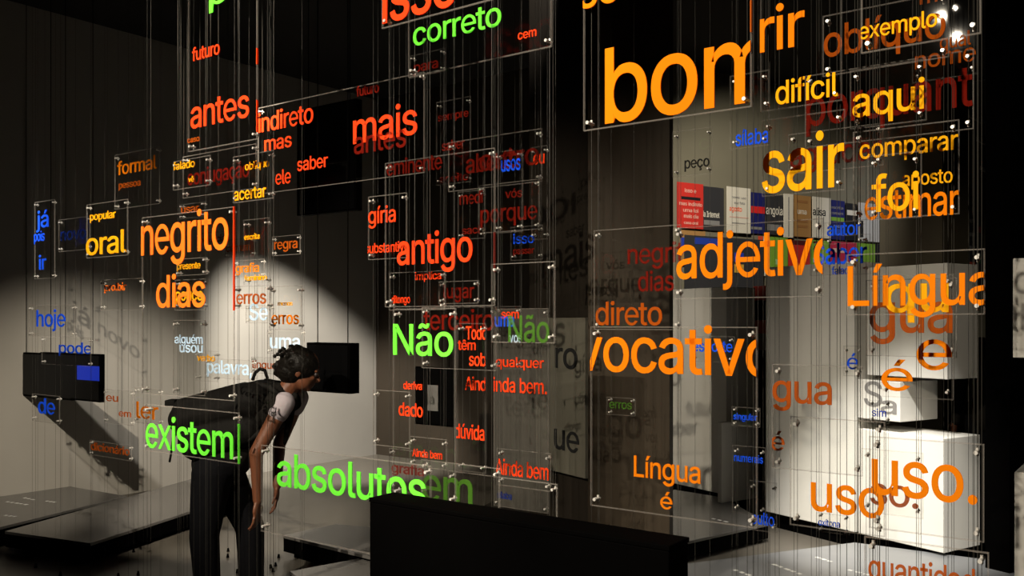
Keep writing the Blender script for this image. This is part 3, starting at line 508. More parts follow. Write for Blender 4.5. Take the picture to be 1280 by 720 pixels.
poster('green poster left of the red one in the lower row', 960, 982, Y0, Y1, GN, [('-', .3, .7, .3, .06, (0.4, 0.6, 0.3))], 0.03)
poster('red poster in the lower row behind the letters tiv', 982, 1009, Y0, Y1 - 0.02, RED, [('-', 0, 1, .88, .05, (0.1, 0.01, 0.01))], 0.04)
poster('second green poster in the lower row', 1009, 1034, Y0, Y1, GN, [('-', .2, .8, .4, .06, (0.4, 0.6, 0.3))])
poster('crimson poster in the lower row behind the blue word', 1034, 1067, Y0, Y1, (0.5, 0.02, 0.06), [('-', .1, .6, .7, .05, PK)], 0.04)
poster('third green poster near the end of the lower row', 1067, 1091, Y0, Y1, GN, (), 0.03)
poster('black poster with a white bar ending the lower row', 1091, 1104, Y0, Y1, BK, [('-', 0, 1, .3, .07, CR)])
poster('thin cream and navy poster strip beside the taupe column', 1104, 1112, Y0, Y1, CR, [('-', .5, 1, 0, .44, NV)])
poster('narrow poster strip of red and grey patches beside the dark column', 1209, 1216, 2.1, 3.3, SL, [('-', 0, 1, .08, .22, (0.6, 0.1, 0.05)), ('-', 0, 1, .4, .05, GY), ('-', 0, 1, .55, .05, GY), ('-', 0, 1, .7, .05, GY)], 0.03)
poster('slim grey green poster strip high on the far grey wall', 1218, 1224, 2.1, 3.1, (0.05, 0.05, 0.05), [('-', 0, 1, .3, .12, (0.03, 0.15, 0.07)), ('-', 0, 1, .72, .08, (0.4, 0.03, 0.05))], 0.03)

# ================================================================ floor plinths
def plinth(label, pts, z=0.15, caps=(), th=0.11, m=None):
    P = [ground(x, y, z) for x, y in pts]; c0 = sum((Vector(p[:2]) for p in P), Vector((0, 0))) / len(P)
    root = thing('floor_plinth', label, 'plinth', (c0.x, c0.y, 0), 0, 'low floor plinths')
    loc = [Vector(p[:2]) - c0 for p in P]
    bm = bmesh.new(); prism(bm, loc, z - 0.02, z, 0.002); obj('top_plate', bm, m or M_GREY, root)
    bm = bmesh.new(); prism(bm, [v * 0.995 for v in loc], z - th, z - 0.02); obj('dark_fascia', bm, M_BLACK, root)
    bm = bmesh.new(); prism(bm, [v * 0.85 for v in loc], 0, z - th); obj('recessed_base', bm, M_BLACK, root)
    for (x0, y0, x1, y1) in caps:
        p, q = ground(x0, y0, z + 0.001), ground(x1, y1, z + 0.001)
        bm = bmesh.new(); d = (q - p).normalized(); n = Vector((-d.y, d.x, 0)) * 0.012; k = max(3, int((q - p).length / 0.05)); p = p - Vector((*c0, 0)); q = q - Vector((*c0, 0))
        for i in range(k):
            a = p + (q - p) * (i / k); b = p + (q - p) * ((i + 0.5 + 0.3 * random.random()) / k)
            prism(bm, [(a + n)[:2], (a - n)[:2], (b - n)[:2], (b + n)[:2]], z + 0.0002, z + 0.001)
        obj('caption_line', bm, paint('caption_white', (0.6, 0.6, 0.58), 0.6), root)
    return root
plinth('grey low plinth against the left wall, behind the other', [(-60, 672), (-60, 628), (82, 607), (158, 620), (4, 658)], 0.15, [(8, 627, 36, 631), (30, 622, 44, 625), (6, 644, 22, 646), (58, 626, 70, 628)])
plinth('dark low plinth in front of the left wall, left of the visitor', [(6, 664), (113, 679), (300, 619), (255, 594), (161, 621)], 0.15)
plinth('small dark low plinth behind the word absolutos', [(354, 669), (420, 655), (530, 665), (480, 700)], 0.15)
plinth('dark low plinth cut by the bottom edge, beside the black partition', [(362, 714), (470, 694), (600, 700), (560, 760), (420, 755)], 0.12)
plinth('dark low plinth between the column and the white pillar', [(700, 690), (720, 640), (843, 612), (905, 622), (961, 654), (840, 681)], 0.14, [(890, 648, 912, 653)])
plinth('broad grey low plinth with white caption lines at lower right', [(846, 706), (1068, 678), (1300, 708), (1350, 790), (940, 860)], 0.10, [(1020, 696, 1042, 703), (966, 705, 1005, 719), (918, 712, 940, 720), (1060, 712, 1100, 722)], 0.08, paint('plinth_light', (0.17, 0.175, 0.185), 0.3, noise=0.1, scale=6))

# ================================================================ viewer boxes and monitors
def screen_box(label, px0, px1, yt, yb, depth, thick, screen=None, hang=True):
    c_ = N.dot(Vector((ray(px0), 1.0)) * depth)
    Pl, Pr = on_plane(px0, c_), on_plane(px1, c_); dl = Pl[1]
    zt, zb = zat(yt, dl), zat(yb, dl); mid = (Pl + Pr) / 2; W = (Pr - Pl).length; H = zt - zb
    root = thing('monitor', label, 'monitor', (mid.x, mid.y, zb), ROT)
    bm = bmesh.new(); box(bm, -W/2, W/2, 0, thick, 0, H, 0, 0.004); obj('monitor_casing', bm, M_BLACK, root)
    bm = bmesh.new(); box(bm, -W/2 + 0.015, W/2 - 0.015, -0.003, 0.002, 0.015, H - 0.015); obj('dark_glass', bm, paint('dark_glass', (0.002, 0.002, 0.0022), 0.35, spec=0.1), root)
    if screen:
        x0, x1 = ((on_plane(v, c_) - mid).dot(D) for v in screen[:2]); a, b = zat(screen[3], dl) - zb, zat(screen[2], dl) - zb
        bm = bmesh.new(); box(bm, x0, min(x1, W/2 - 0.004), -0.005, -0.003, a, b); obj('lit_blue_screen', bm, screen[4], root)
    if hang:
        for sx in (-1, 1):
            bm = bmesh.new(); tube(bm, (sx * W * 0.35, thick / 2, H - 0.005), (sx * W * 0.35, thick / 2, CEIL - zb), 0.003, 0.003, 6); obj('hanging_rod', bm, M_BLACK, root)
    return root
screen_box('flat black monitor box behind the one with the blue screen', 20, 90, 440, 494, 7.75, 0.04)
screen_box('black monitor box at left with a small blue lit screen', 50, 125, 440, 496, 7.5, 0.04, (97, 125, 454, 471, emit('screen_blue', (0.004, 0.02, 0.30), 1.0)))
screen_box('black viewing box in front of the bending visitor', 383, 437, 428, 489, 5.5, 0.08)
screen_box('large black monitor hung high above the viewing box', 371, 445, 138, 270, 6.6, 0.06)
o = screen_box('large grey wall screen with a pale label behind the centre panels', 519, 567, 458, 530, 8.3, 0.04)
o.children[1].data.materials[0] = paint('grey_glass', (0.05, 0.05, 0.05), 0.4)
c_ = N.dot(Vector((ray(519), 1.0)) * 8.3)
bm = bmesh.new(); m_ = (on_plane(519, c_) + on_plane(567, c_)) / 2
x0, x1 = ((on_plane(v, c_) - m_).dot(D) for v in (535, 548)); zb = zat(530, on_plane(519, c_)[1])
box(bm, x0, x1, -0.007, -0.003, zat(513, on_plane(535, c_)[1]) - zb, zat(481, on_plane(535, c_)[1]) - zb); obj('pale_label', bm, paint('label_grey', (0.30, 0.29, 0.28), 0.5), o)

# ================================================================ ceiling track lamps at the right
def rod_between(bm, a, b, w_): tube(bm, a, b, w_, w_, 6)
rail = thing('lighting_track', 'black lighting track under the dark ceiling at far right', 'light track', at(1235, 130, 8.6))
a0 = Vector((-0.6, 0.5, 0.25)); a1 = Vector((0.9, -0.7, 0.25))
bm = bmesh.new(); rod_between(bm, a0, a1, 0.018); obj('rail', bm, paint('track_grey', (0.10, 0.10, 0.10), 0.4, 0.5), rail)
for q in (a0 * 0.7, a1 * 0.7):
    bm = bmesh.new(); q = Vector((q.x, q.y, 0.25)); tube(bm, q, (q.x, q.y, CEIL - rail.location.z), 0.008); obj('hanger', bm, M_BLACK, rail)
for i, (px, py, lab, lit) in enumerate(((1222, 146, 'leftmost track spotlight at far right, unlit', 0), (1232, 176, 'middle track spotlight at far right, unlit', 0), (1250, 198, 'lit track spotlight with bright bluish lens at far right', 1), (1236, 212, 'lowest track spotlight at far right, unlit', 0))):
    P = at(px, py, 8.6 + 0.2 * i)
    t_ = thing('track_spotlight', lab, 'spotlight', P, 0.4, 'track spotlights at far right')
    bm = bmesh.new(); tube(bm, (-0.09, 0, 0.02), (0.09, 0, -0.02), 0.035, 0.045, 12); obj('lamp_housing', bm, MATS['track_grey'], t_, True)
    bm = bmesh.new(); tube(bm, (0, 0, 0.03), (0, 0, CEIL - P.z), 0.006); obj('stem', bm, MATS['track_grey'], t_)
    bm = bmesh.new(); tube(bm, (-0.02, -0.03, 0.0), (-0.02, -0.055, 0.0), 0.022, 0.026, 12)
    obj('lens', bm, emit('lamp_lens', (0.6, 0.7, 1.0), 12) if lit else MATS['dark_glass'], t_)

# ================================================================ people
def remesh(name, bm, mat, parent, voxel=0.007, smooth=4):
    me = bpy.data.meshes.new(name); bm.to_mesh(me); bm.free()
    o = bpy.data.objects.new(name, me); COL.objects.link(o)
    r = o.modifiers.new('r', 'REMESH'); r.mode = 'VOXEL'; r.voxel_size = voxel
    s = o.modifiers.new('s', 'SMOOTH'); s.iterations = smooth; s.factor = 0.5
    dg = bpy.context.evaluated_depsgraph_get(); m2 = bpy.data.meshes.new_from_object(o.evaluated_get(dg))
    o.modifiers.clear(); o.data = m2; bpy.data.meshes.remove(me); m2.name = name
    m2.materials.clear(); m2.materials.append(mat)
    for p in m2.polygons: p.use_smooth = True
    o.parent = parent; return o
def head_into(bm, c, f, up, k=1.0):
    """skull with jaw, nose, lips, brow and ears; c centre of the skull, f where the face looks"""
    f = f.normalized(); s = f.cross(up).normalized(); up = s.cross(f)
    R = Matrix((f, s, up)).transposed()
    def P(a, b, d): return c + (f * a + s * b + up * d) * k
    ball(bm, P(-0.005, 0, 0.02), (0.098 * k, 0.076 * k, 0.100 * k), 24, 16, R)
    ball(bm, P(0.022, 0, -0.045), (0.070 * k, 0.060 * k, 0.070 * k), 20, 12, R)
    ball(bm, P(0.066, 0, -0.088), (0.022 * k, 0.024 * k, 0.020 * k), 12, 8, R)      # chin
    tube(bm, P(0.085, 0, 0.012), P(0.112, 0, -0.030), 0.008 * k, 0.014 * k, 8); ball(bm, P(0.108, 0, -0.030), 0.013 * k, 10, 8)   # nose
    for b in (-1, 1):
        ball(bm, P(0.082, b * 0.030, 0.022), (0.014 * k, 0.024 * k, 0.007 * k), 10, 6, R)    # brow
        ball(bm, P(-0.005, b * 0.078, -0.010), (0.020 * k, 0.009 * k, 0.032 * k), 10, 8, R)  # ear
        ball(bm, P(0.070, b * 0.030, -0.022), (0.022 * k, 0.020 * k, 0.016 * k), 10, 6, R)   # cheek
    ball(bm, P(0.088, 0, -0.056), (0.011 * k, 0.022 * k, 0.006 * k), 10, 6, R); ball(bm, P(0.086, 0, -0.067), (0.011 * k, 0.019 * k, 0.006 * k), 10, 6, R)
    return P, R
def hand_into(bm, w_, d, n, k=1.0, curl=0.5, thumb=1):
    """palm and five separate bent fingers from the wrist w_, pointing along d, palm facing n"""
    d = d.normalized(); s = d.cross(n).normalized(); n = s.cross(d) * -1 if s.cross(d).dot(n) < 0 else s.cross(d)
    palm = w_ + d * 0.05 * k
    R = Matrix((d, s, n)).transposed(); ball(bm, palm, (0.052 * k, 0.042 * k, 0.017 * k), 16, 10, R)
    for i, (off, ln) in enumerate(((-0.031, 0.068), (-0.0105, 0.078), (0.0105, 0.073), (0.031, 0.058))):
        p = palm + d * 0.040 * k + s * off * k; a = 0.25 * curl
        for j in range(3):
            q = p + (d * math.cos(a) + n * math.sin(a) + s * off * 1.5) * ln * (0.42, 0.32, 0.26)[j] * k
            capsule(bm, p, q, (0.0095, 0.0088, 0.0080)[j] * k, (0.0088, 0.0080, 0.0070)[j] * k); p = q; a += 0.55 * curl
    p = palm - d * 0.012 * k + s * -0.036 * k * thumb
    q = p + (d * 0.6 - s * 0.7 * thumb + n * 0.2).normalized() * 0.036 * k; capsule(bm, p, q, 0.012 * k, 0.010 * k)
    r = q + (d * 0.95 - s * 0.15 * thumb + n * 0.3).normalized() * 0.030 * k; capsule(bm, q, r, 0.010 * k, 0.008 * k)
M_SKIN = paint('skin_brown', (0.13, 0.045, 0.02), 0.5, noise=0.1, scale=12)
M_HAIR = paint('black_hair', (0.006, 0.005, 0.004), 0.45, noise=0.3, scale=60, bump=0.6, spec=0.12)
M_BAG = paint('black_bag_cloth', (0.005, 0.0045, 0.004), 0.75, noise=0.3, scale=40, bump=0.3, spec=0.12)
M_JEAN = paint('dark_trousers', (0.002, 0.002, 0.003), 0.85, noise=0.3, scale=30, bump=0.3, spec=0.12)
M_SHIRT = paint('dark_shirt', (0.008, 0.007, 0.006), 0.85, noise=0.2, scale=20, bump=0.2, spec=0.12)
M_SLEEVE = paint('pale_sleeve', (0.35, 0.31, 0.34), 0.85, noise=0.05, scale=20, bump=0.2)
DP = 5.0
origin = at(285, 700, DP); origin.z = 0
vis = thing('person', 'person in dark clothes bending forward with a black backpack', 'person', origin)
def J(px, py, dy=0.0):
    v = at(px, py, DP); return Vector((v.x, DP + dy, v.z)) - origin
Fdir = Vector((0.93, 0.12, -0.34)); Updir = Vector((0.34, 0, 0.94))
hc = J(377, 462)
bm = bmesh.new()
hips, waist, chest, neckb = J(276, 578), J(300, 548), J(334, 512), J(356, 492)
ball(bm, hips, (0.13, 0.15, 0.12)); ball(bm, waist, (0.115, 0.135, 0.105)); ball(bm, chest, (0.13, 0.165, 0.115)); capsule(bm, hips, waist, 0.115, 0.105); capsule(bm, waist, chest, 0.105, 0.115); capsule(bm, chest, neckb, 0.10, 0.06)
capsule(bm, neckb, hc + Vector((-0.02, 0, -0.03)), 0.055, 0.05)
head_into(bm, hc, Fdir, Updir, 0.98)
arms = []
for sgn in (-1, 1):
    sh = J(363, 503, sgn * 0.165); el = J(333, 560, sgn * 0.20) if sgn < 0 else J(338, 561, 0.19); wr = J(333, 618, sgn * 0.17) if sgn < 0 else J(338, 612, 0.14)
    capsule(bm, J(345, 505, sgn * 0.10), sh, 0.06, 0.055); capsule(bm, sh, el, 0.047, 0.038); capsule(bm, el, wr, 0.037, 0.026)
    hand_into(bm, wr, Vector((-0.05, 0, -1)), Vector((-0.9, -sgn * 0.2, 0.0)), 1.0, 0.6, thumb=sgn)
    arms.append((sh, el, wr))
legs = []
for sgn, kx, ax in ((-1, 263, 268), (1, 306, 308)):
    hp = J(272, 588, sgn * 0.085); kn = J(kx, 664, sgn * 0.10); an = J(ax, 748, sgn * 0.10)
    capsule(bm, hp, kn, 0.092, 0.058); capsule(bm, kn, an, 0.055, 0.038); legs.append((hp, kn, an))
    capsule(bm, an + Vector((-0.02, 0, -0.035)), an + Vector((0.15, 0, -0.05)), 0.035, 0.026)
remesh('body', bm, M_SKIN, vis, 0.0065, 3)
# trousers
bm = bmesh.new()
ball(bm, hips, (0.155, 0.175, 0.140)); capsule(bm, hips, J(287, 563), 0.14, 0.125)
for hp, kn, an in legs: capsule(bm, hp, kn, 0.112, 0.080); capsule(bm, kn, an + Vector((0, 0, 0.03)), 0.080, 0.068)
remesh('trousers', bm, M_JEAN, vis, 0.011, 5)
for hp, kn, an in legs:
    bm = bmesh.new(); capsule(bm, an + Vector((-0.03, 0, -0.045)), an + Vector((0.17, 0, -0.055)), 0.048, 0.036)
    zmin = -an.z
    o = remesh('shoe', bm, M_BLACK, vis, 0.01, 2)
# shirt
bm = bmesh.new(); capsule(bm, J(285, 566), waist, 0.15, 0.135); capsule(bm, waist, chest, 0.128, 0.135); ball(bm, chest, (0.145, 0.18, 0.13)); capsule(bm, chest, J(349, 497), 0.12, 0.085)
for sgn in (-1, 1): capsule(bm, J(345, 505, sgn * 0.09), J(358, 503, sgn * 0.15), 0.078, 0.068)
remesh('shirt', bm, M_SHIRT, vis, 0.011, 5)
for sh, el, wr in arms:
    bm = bmesh.new(); capsule(bm, sh + (sh - el) * 0.05, sh + (el - sh) * 0.16, 0.060, 0.056); remesh('sleeve', bm, M_SLEEVE, vis, 0.009, 3)
# hair with a curly bun
bm = bmesh.new()
Rh = Matrix((Fdir.normalized(), Fdir.cross(Updir).normalized(), Updir)).transposed()
ball(bm, hc + Vector((-0.012, 0, 0.030)), (0.112, 0.094, 0.098), 24, 16, Rh); ball(bm, hc + Vector((-0.05, 0, -0.005)), (0.085, 0.085, 0.085), 20, 12, Rh)
ball(bm, J(352, 462), 0.040); rnd = random.Random(3)
for i in range(70):
    a, b = rnd.random() * 6.28, rnd.random() * 3.14
    if i < 30: ball(bm, J(350, 461) + Vector((math.cos(a) * math.sin(b), math.sin(a) * math.sin(b), math.cos(b))) * 0.038, 0.012, 8, 6)
    else:
        q = hc + Vector((-0.03, 0, 0.03)) + Rh @ Vector((math.cos(a) * math.sin(b) * 0.105 - 0.02, math.sin(a) * math.sin(b) * 0.09, abs(math.cos(b)) * 0.095)); ball(bm, q, 0.013, 8, 6)
remesh('hair', bm, M_HAIR, vis, 0.006, 2)
bm = bmesh.new(); ear = hc + Vector((0.0, -0.08, -0.02))
for sgn in (-1, 1):
    fd = Fdir.normalized(); sd = fd.cross(Updir).normalized(); up_ = sd.cross(fd)
    ball(bm, hc + fd * 0.083 + sd * sgn * 0.030 + up_ * 0.004, 0.0115, 12, 8)
obj('eyes', bm, paint('eye_dark', (0.05, 0.04, 0.04), 0.2), vis, True)
bm = bmesh.new(); capsule(bm, J(372, 494, -0.07), J(367, 520, -0.09), 0.022, 0.022); capsule(bm, J(367, 520, -0.09), J(361, 552, -0.09), 0.024, 0.010)
remesh('scarf_end', bm, M_SHIRT, vis, 0.007, 3)
# backpack lies along the back
bag = thing('backpack', 'black backpack on the bending person\'s back', 'backpack', origin)
bm = bmesh.new()
def bagrow(p0, p1, r0, r1, wy):
    for k in range(-2, 3): capsule(bm, p0 + Vector((0, wy * k / 2, 0)), p1 + Vector((0, wy * k / 2, 0)), r0, r1)
bagrow(J(238, 522), J(322, 500), 0.085, 0.11, 0.10); bagrow(J(256, 548), J(316, 532), 0.11, 0.10, 0.10); bagrow(J(262, 545), J(318, 520), 0.075, 0.075, 0.09); bagrow(J(236, 508), J(300, 492), 0.055, 0.06, 0.09)
remesh('bag_body', bm, M_BAG, bag, 0.011, 6)
bm = bmesh.new(); bagrow(J(262, 532, 0), J(300, 548, 0), 0.06, 0.055, 0.07); remesh('front_pocket', bm, M_BAG, bag, 0.011, 4)
bm = bmesh.new()
hp_ = [J(316, 474), J(319, 466), J(325, 461), J(331, 463), J(334, 472)]
for a, b in zip(hp_, hp_[1:]): capsule(bm, a, b, 0.009, 0.009)
obj('top_handle', bm, M_BAG, bag, True)
bm = bmesh.new(); box(bm, -0.028, 0.028, -0.05, 0.05, -0.016, 0.016, 0, 0.005); o = obj('bottom_strap', bm, M_BAG, bag); o.location = J(216, 503)
for sgn in (-1, 1):
    bm = bmesh.new(); st = [J(326, 478, sgn * 0.10), J(345, 482, sgn * 0.13), J(358, 492, sgn * 0.15), J(360, 510, sgn * 0.16), J(348, 528, sgn * 0.165), J(322, 545, sgn * 0.16)]
    for a, b in zip(st, st[1:]): capsule(bm, a, b, 0.018, 0.018)
    remesh('shoulder_strap', bm, M_BAG, bag, 0.008, 2)
bm = bmesh.new(); ss = [J(223, 545, -0.08), J(221, 562, -0.08), J(219, 574, -0.08)]
for a, b in zip([J(236, 530, -0.08)] + ss, ss): capsule(bm, a, b, 0.006, 0.006)
obj('loose_strap', bm, M_BAG, bag, True)

# second visitor, standing in the dark at the far right
org2 = at(1243, 700, 6.5); org2.z = 0
v2 = thing('person', 'person in dark clothes standing in shadow behind the white blocks', 'person', org2)
bm = bmesh.new()
Hh = 1.86; hc2 = Vector((0, 0, Hh - 0.125)); fd2 = Vector((-0.8, -0.5, -0.05)); sd2 = Vector((0.5, -0.8, 0)).normalized()
capsule(bm, (0, 0, 1.0), (0, 0, 1.32), 0.14, 0.15); capsule(bm, Vector((0, 0, 1.4)) - sd2 * 0.14, Vector((0, 0, 1.4)) + sd2 * 0.14, 0.09, 0.09); capsule(bm, (0, 0, 1.42), (0, 0, 1.64), 0.06, 0.052)
head_into(bm, hc2, fd2, Vector((0, 0, 1)), 1.05)
segs = []
for sgn in (-1, 1):
    sh = Vector((0, 0, 1.43)) + sd2 * 0.2 * sgn; el = Vector((0, 0, 1.14)) + sd2 * 0.26 * sgn; wr = Vector((0, 0, 0.88)) + sd2 * 0.26 * sgn + fd2 * 0.08
    capsule(bm, sh, el, 0.055, 0.042); capsule(bm, el, wr, 0.04, 0.028); hand_into(bm, wr, Vector((0, 0, -1)) + fd2 * 0.2, -sd2 * sgn, 1.05, 0.6, sgn)
    hp = Vector((0, 0, 0.95)) + sd2 * 0.10 * sgn; kn = Vector((0, 0, 0.5)) + sd2 * 0.11 * sgn; an = Vector((0, 0, 0.09)) + sd2 * 0.11 * sgn
    capsule(bm, hp, kn, 0.095, 0.06); capsule(bm, kn, an, 0.056, 0.04); capsule(bm, an + Vector((0, 0, -0.04)), an + fd2 * 0.17 + Vector((0, 0, -0.045)), 0.04, 0.03); segs.append((sh, el, wr, hp, kn, an))
remesh('body', bm, M_SKIN, v2, 0.0085, 3)
bm = bmesh.new(); capsule(bm, (0, 0, 0.95), (0, 0, 1.33), 0.165, 0.17); capsule(bm, Vector((0, 0, 1.39)) - sd2 * 0.15, Vector((0, 0, 1.39)) + sd2 * 0.15, 0.105, 0.105)
for s_ in segs: capsule(bm, s_[0], s_[1], 0.07, 0.055); capsule(bm, s_[1], s_[2], 0.055, 0.042)
remesh('jacket', bm, M_SHIRT, v2, 0.013, 5)
bm = bmesh.new()
for s_ in segs: capsule(bm, s_[3], s_[4], 0.112, 0.08); capsule(bm, s_[4], s_[5] + Vector((0, 0, 0.02)), 0.08, 0.062)
remesh('trousers', bm, M_JEAN, v2, 0.013, 5)
for s_ in segs:
    bm = bmesh.new(); capsule(bm, s_[5] + Vector((0, 0, -0.035)) - fd2 * 0.02, s_[5] + fd2 * 0.19 + Vector((0, 0, -0.045)), 0.052, 0.042); remesh('shoe', bm, M_BLACK, v2, 0.012, 2)
bm = bmesh.new(); ball(bm, hc2 - fd2 * 0.025 + Vector((0, 0, 0.04)), (0.10, 0.10, 0.10)); ball(bm, hc2 - fd2 * 0.045, (0.085, 0.085, 0.09)); remesh('hair', bm, M_HAIR, v2, 0.008, 2)

# ================================================================ the hanging panels: plane, left px, right px, top and bottom row at the left edge, words
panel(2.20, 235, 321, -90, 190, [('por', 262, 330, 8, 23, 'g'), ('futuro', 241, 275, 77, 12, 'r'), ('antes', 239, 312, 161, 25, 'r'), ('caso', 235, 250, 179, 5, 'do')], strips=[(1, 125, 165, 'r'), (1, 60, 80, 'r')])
panel(2.62, 228, 320, 196, 248, [('conjugação', 235, 312, 232, 14, 'dr')])
panel(2.90, 322, 530, 135, 243, [('indireto', 323, 392, 166, 17, 'r'), ('mas', 331, 365, 189, 13, 'r'), ('saber', 372, 410, 214, 12, 'r'), ('ele', 345, 364, 231, 13, 'r'), ('mais', 442, 522, 180, 28, 'r'), ('antes', 443, 508, 193, 20, 'dr'), ('futuro', 446, 474, 121, 9, 'dr')])  # the dim antes and futuro are ghost images built as lettering
panel(3.10, 143, 199, 194, 262, [('formal', 147, 196, 219, 12, 'o'), ('pessoa', 149, 176, 236, 6, 'do')])
panel(2.75, 108, 159, 256, 323, [('popular', 113, 145, 276, 7, 'y'), ('oral', 108, 158, 319, 20, 'y')])
panel(3.20, 43, 68, 253, 349, [('já', 46, 61, 285, 15, 'b'), ('pois', 43, 56, 302, 9, 'b'), ('ir', 49, 58, 337, 13, 'b')])
panel(3.35, 73, 112, 275, 315, [('novo', 76, 108, 301, 11, 'db')])
panel(3.10, 36, 93, 382, 420, [('hoje', 46, 82, 408, 15, 'b')])
panel(3.40, 52, 113, 421, 455, [('pode', 74, 115, 441, 10, 'b')])
panel(2.90, 40, 74, 492, 526, [('de', 48, 69, 516, 14, 'b')])
panel(2.95, 126, 178, 350, 388, [('proibir', 131, 158, 364, 7, 'n')])
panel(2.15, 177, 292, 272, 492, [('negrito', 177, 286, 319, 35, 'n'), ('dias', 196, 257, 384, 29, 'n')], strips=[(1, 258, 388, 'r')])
panel(2.45, 216, 262, 202, 238, [('falado', 217, 244, 213, 7, 'y'), ('vê', 236, 243, 228, 5, 'y')])
panel(2.52, 291, 341, 196, 254, [('oblíquo', 307, 337, 213, 7, 'y'), ('acertar', 293, 333, 251, 11, 'y')])
panel(2.70, 224, 256, 256, 274, [('usar', 227, 249, 267, 7, 'do')])
panel(2.55, 220, 258, 324, 345, [('presente', 222, 251, 337, 6, 'y')])
panel(3.80, 246, 284, 292, 312, [('essência', 249, 281, 304, 6, 'do')])
panel(3.90, 281, 318, 300, 322, [('comum', 283, 313, 315, 7, 'do')])
panel(2.30, 304, 336, 275, 357, [('escrita', 306, 325, 300, 5, 'y'), ('feminino', 306, 334, 351, 5, 'y')])
panel(3.60, 292, 330, 326, 348, [('grafia', 295, 324, 341, 8, 'o')])
panel(2.40, 292, 338, 358, 386, [('erros', 296, 333, 380, 12, 'do')], 'beside dias')
panel(2.35, 218, 256, 350, 388, [('pouco', 220, 254, 376, 11, 'y')])
panel(3.75, 307, 341, 382, 404, [('Se', 312, 335, 400, 15, 'w')])
panel(2.65, 336, 377, 358, 412, [('menos', 348, 366, 382, 4, 'y'), ('erros', 340, 374, 405, 11, 'o')])
panel(3.85, 340, 375, 296, 320, [('regra', 343, 372, 312, 9, 'do')])
panel(2.50, 216, 256, 400, 492, [('alguém', 219, 254, 429, 8, 'w'), ('usou', 225, 254, 440, 9, 'w')])
panel(2.72, 244, 272, 438, 476, [('verbo', 247, 269, 451, 6, 'y')])
panel(3.60, 256, 318, 448, 472, [('palavra,', 259, 315, 466, 12, 'w')])
panel(4.00, 314, 348, 446, 466, [('língua', 316, 346, 460, 7, 'do')], 'behind palavra')
panel(3.80, 334, 380, 412, 442, [('uma', 338, 375, 435, 13, 'w')], 'above the visitor')
panel(3.20, 168, 201, 484, 528, [('ler', 171, 198, 522, 15, 'o')])
panel(3.50, 130, 166, 486, 528, [('eu', 133, 148, 501, 7, 'do'), ('em', 149, 164, 520, 6, 'do')])
panel(3.80, 112, 164, 550, 568, [('dicionário', 114, 162, 562, 7, 'do')])
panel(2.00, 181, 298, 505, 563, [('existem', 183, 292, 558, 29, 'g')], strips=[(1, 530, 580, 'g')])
panel(2.02, 326, 538, 556, 664, [('absolutos', 347, 533, 606, 30, 'g')])
panel(2.35, 526, 624, 574, 660, [('em', 528, 591, 624, 31, 'dg')], 'behind absolutos')  # ghost image of the end of existem, built as dimmed lettering
panel(2.60, 560, 696, 588, 660, [('sílaba', 622, 640, 622, 6, 'db')], 'behind the green letters')
panel(1.95, 477, 616, -90, 36, [('isso', 478, 572, 30, 42, 'r')])
panel(2.20, 510, 689, -60, 97, [('correto', 517, 627, 58, 21, 'g'), ('cem', 648, 671, 50, 8, 'r')])
panel(3.00, 512, 556, 70, 98, [('para', 518, 548, 91, 9, 'dr')])
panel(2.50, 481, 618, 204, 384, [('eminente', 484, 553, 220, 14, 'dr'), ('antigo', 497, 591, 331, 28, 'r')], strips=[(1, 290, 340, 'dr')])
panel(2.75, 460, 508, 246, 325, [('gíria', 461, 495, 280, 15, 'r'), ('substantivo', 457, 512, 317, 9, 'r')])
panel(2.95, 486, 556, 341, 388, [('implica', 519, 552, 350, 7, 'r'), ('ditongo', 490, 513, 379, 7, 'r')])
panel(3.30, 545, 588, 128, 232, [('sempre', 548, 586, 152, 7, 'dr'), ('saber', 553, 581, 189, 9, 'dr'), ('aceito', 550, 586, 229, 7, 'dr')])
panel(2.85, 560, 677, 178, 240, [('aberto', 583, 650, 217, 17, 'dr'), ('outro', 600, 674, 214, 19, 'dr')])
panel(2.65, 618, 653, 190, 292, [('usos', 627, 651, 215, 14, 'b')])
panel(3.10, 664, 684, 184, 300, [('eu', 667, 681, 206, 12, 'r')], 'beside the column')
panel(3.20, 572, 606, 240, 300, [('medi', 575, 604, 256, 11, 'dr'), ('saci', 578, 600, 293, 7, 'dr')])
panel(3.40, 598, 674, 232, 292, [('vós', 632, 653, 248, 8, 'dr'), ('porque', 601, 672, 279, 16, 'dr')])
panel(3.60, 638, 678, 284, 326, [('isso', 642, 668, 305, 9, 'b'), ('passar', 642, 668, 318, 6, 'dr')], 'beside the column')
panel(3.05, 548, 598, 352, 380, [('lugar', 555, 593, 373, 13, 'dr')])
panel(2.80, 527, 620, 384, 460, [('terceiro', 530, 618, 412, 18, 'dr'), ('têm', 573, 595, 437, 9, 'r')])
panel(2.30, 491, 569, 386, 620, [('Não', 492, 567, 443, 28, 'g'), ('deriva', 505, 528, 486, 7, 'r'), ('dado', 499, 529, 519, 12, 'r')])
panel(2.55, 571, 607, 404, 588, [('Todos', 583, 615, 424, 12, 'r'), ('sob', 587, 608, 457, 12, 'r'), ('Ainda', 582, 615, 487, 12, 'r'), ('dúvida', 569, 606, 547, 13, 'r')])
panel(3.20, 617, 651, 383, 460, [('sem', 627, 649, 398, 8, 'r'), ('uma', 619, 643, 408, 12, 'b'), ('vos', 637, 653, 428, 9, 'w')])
grey_sheet = film('grey_acrylic', (0.09, 0.085, 0.075), 0.45, 0.3)  # whole sheet grey and half see-through
panel(3.45, 617, 685, 386, 632, [('qualquer', 620, 680, 458, 9, 'r'), ('inda bem.', 617, 684, 489, 13, 'r'), ], '', tint=grey_sheet)
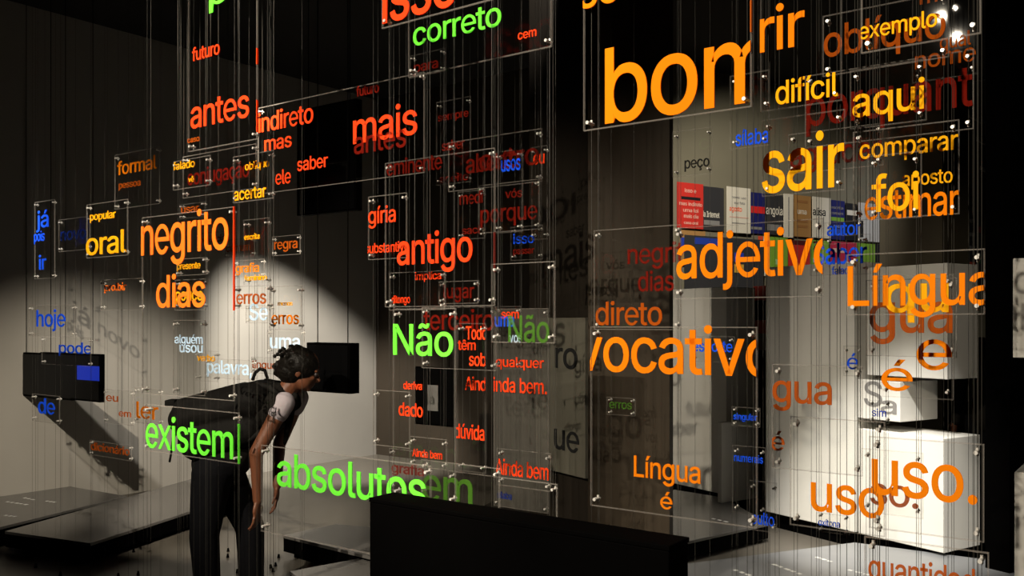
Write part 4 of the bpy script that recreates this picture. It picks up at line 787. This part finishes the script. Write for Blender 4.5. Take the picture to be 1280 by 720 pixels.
panel(2.40, 614, 693, 330, 428, [('Não', 636, 687, 427, 24, 'dg')], 'beside the column')  # dim ghost of the green word, added as lettering
panel(3.00, 621, 688, 560, 606, [('Ainda bem', 620, 686, 592, 14, 'r')])
panel(3.10, 512, 558, 545, 582, [('Ainda bem', 516, 553, 570, 7, 'r')], 'small above absolutos')
panel(3.30, 486, 532, 560, 612, [('grafia', 490, 530, 590, 9, 'dr')], 'behind absolutos')
panel(2.90, 466, 512, 487, 556, [], 'left of the word dado')
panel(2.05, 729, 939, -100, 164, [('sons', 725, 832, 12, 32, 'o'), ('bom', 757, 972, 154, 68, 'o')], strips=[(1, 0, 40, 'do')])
panel(2.62, 912, 961, 95, 187, [('sílaba', 920, 961, 183, 14, 'b')])
panel(3.30, 840, 890, 165, 222, [('peço', 856, 887, 211, 10, 'k')])
panel(2.30, 950, 1052, -90, 140, [('rir', 949, 1006, 66, 40, 'o'), ('difícil', 970, 1048, 131, 21, 'y')])
panel(2.32, 952, 1056, 150, 246, [('sair', 953, 1056, 241, 49, 'y')])
panel(2.20, 1076, 1226, -90, 67, [('exemplo', 1074, 1172, 50, 15, 'y')])
panel(2.80, 1028, 1186, 20, 96, [('oblíquo', 1030, 1182, 72, 28, 'do')], 'behind exemplo')
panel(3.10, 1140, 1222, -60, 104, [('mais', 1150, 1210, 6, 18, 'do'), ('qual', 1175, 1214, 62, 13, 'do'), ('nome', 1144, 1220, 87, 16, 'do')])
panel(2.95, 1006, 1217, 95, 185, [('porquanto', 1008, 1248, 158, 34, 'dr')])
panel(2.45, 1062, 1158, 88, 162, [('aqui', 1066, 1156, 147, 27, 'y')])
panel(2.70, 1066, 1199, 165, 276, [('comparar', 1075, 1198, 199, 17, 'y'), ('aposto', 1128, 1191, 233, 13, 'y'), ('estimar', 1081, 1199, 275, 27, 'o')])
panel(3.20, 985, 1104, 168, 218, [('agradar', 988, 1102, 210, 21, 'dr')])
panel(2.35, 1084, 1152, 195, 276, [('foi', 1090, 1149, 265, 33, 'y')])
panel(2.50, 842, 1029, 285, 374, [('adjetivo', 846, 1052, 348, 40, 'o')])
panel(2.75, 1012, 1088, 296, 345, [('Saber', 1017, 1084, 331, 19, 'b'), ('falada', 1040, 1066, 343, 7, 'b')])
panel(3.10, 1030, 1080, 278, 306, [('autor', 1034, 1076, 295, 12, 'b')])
panel(3.00, 742, 851, 288, 412, [('negrito', 785, 871, 330, 18, 'dr'), ('dias', 798, 843, 364, 18, 'dr'), ('direto', 745, 828, 406, 21, 'do')])  # negrito and dias: ghost of the left panel, added in dimmed film
panel(2.20, 738, 946, 408, 632, [('vocativo', 722, 972, 462, 40, 'o'), ('Língua', 793, 876, 595, 19, 'o'), ('é', 826, 841, 635, 15, 'o')])
panel(3.60, 758, 794, 496, 518, [('erros', 762, 790, 510, 8, 'dg')], 'before the brown column')
panel(3.30, 862, 918, 420, 452, [('esporte', 866, 916, 439, 10, 'b')])
panel(3.30, 914, 950, 508, 532, [('singular', 917, 947, 524, 6, 'b')])
panel(3.10, 915, 957, 556, 640, [('numerais', 918, 954, 576, 7, 'b')])
panel(2.90, 936, 971, 600, 662, [('culto', 940, 968, 654, 11, 'b')])
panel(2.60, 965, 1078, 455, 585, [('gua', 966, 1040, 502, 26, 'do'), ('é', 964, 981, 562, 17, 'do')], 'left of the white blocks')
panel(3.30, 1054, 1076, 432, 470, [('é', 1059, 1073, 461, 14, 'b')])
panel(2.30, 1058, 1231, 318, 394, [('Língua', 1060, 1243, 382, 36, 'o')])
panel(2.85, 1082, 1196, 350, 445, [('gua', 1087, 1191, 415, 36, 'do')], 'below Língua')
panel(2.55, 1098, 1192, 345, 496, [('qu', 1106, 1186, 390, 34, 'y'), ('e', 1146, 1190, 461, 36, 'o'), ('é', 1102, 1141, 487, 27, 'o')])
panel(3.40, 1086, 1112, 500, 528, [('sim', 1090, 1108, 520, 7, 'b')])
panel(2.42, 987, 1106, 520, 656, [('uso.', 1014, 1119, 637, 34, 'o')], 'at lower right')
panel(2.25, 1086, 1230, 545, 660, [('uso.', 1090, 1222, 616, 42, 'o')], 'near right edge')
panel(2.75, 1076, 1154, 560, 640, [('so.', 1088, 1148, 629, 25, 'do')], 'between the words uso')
panel(3.20, 1020, 1062, 640, 664, [('oxítona', 1023, 1050, 656, 6, 'b')])
panel(2.15, 1080, 1236, 670, 780, [('quantidade', 1086, 1238, 722, 22, 'do')])

# ---------------------------------------------------------------- suspension wires from ceiling to floor
seen = {}
for key, (p, lab) in CABLES.items():
    lab = ' '.join(lab.split()[:16])
    seen[lab] = seen.get(lab, 0) + 1
    if seen[lab] > 1: print('DUPWIRE', lab)
    root = thing('suspension_wire', lab, 'wire', (p.x, p.y, 0), 0, 'thin steel suspension wires')
    bm = bmesh.new(); tube(bm, (0, 0, 0.02), (0, 0, CEIL), 0.0006, 0.0006, 6); obj('wire_strand', bm, M_WIRE, root)
    bm = bmesh.new(); tube(bm, (0, 0, 0.0), (0, 0, 0.025), 0.011, 0.006, 8); obj('floor_anchor', bm, M_BLACK, root)
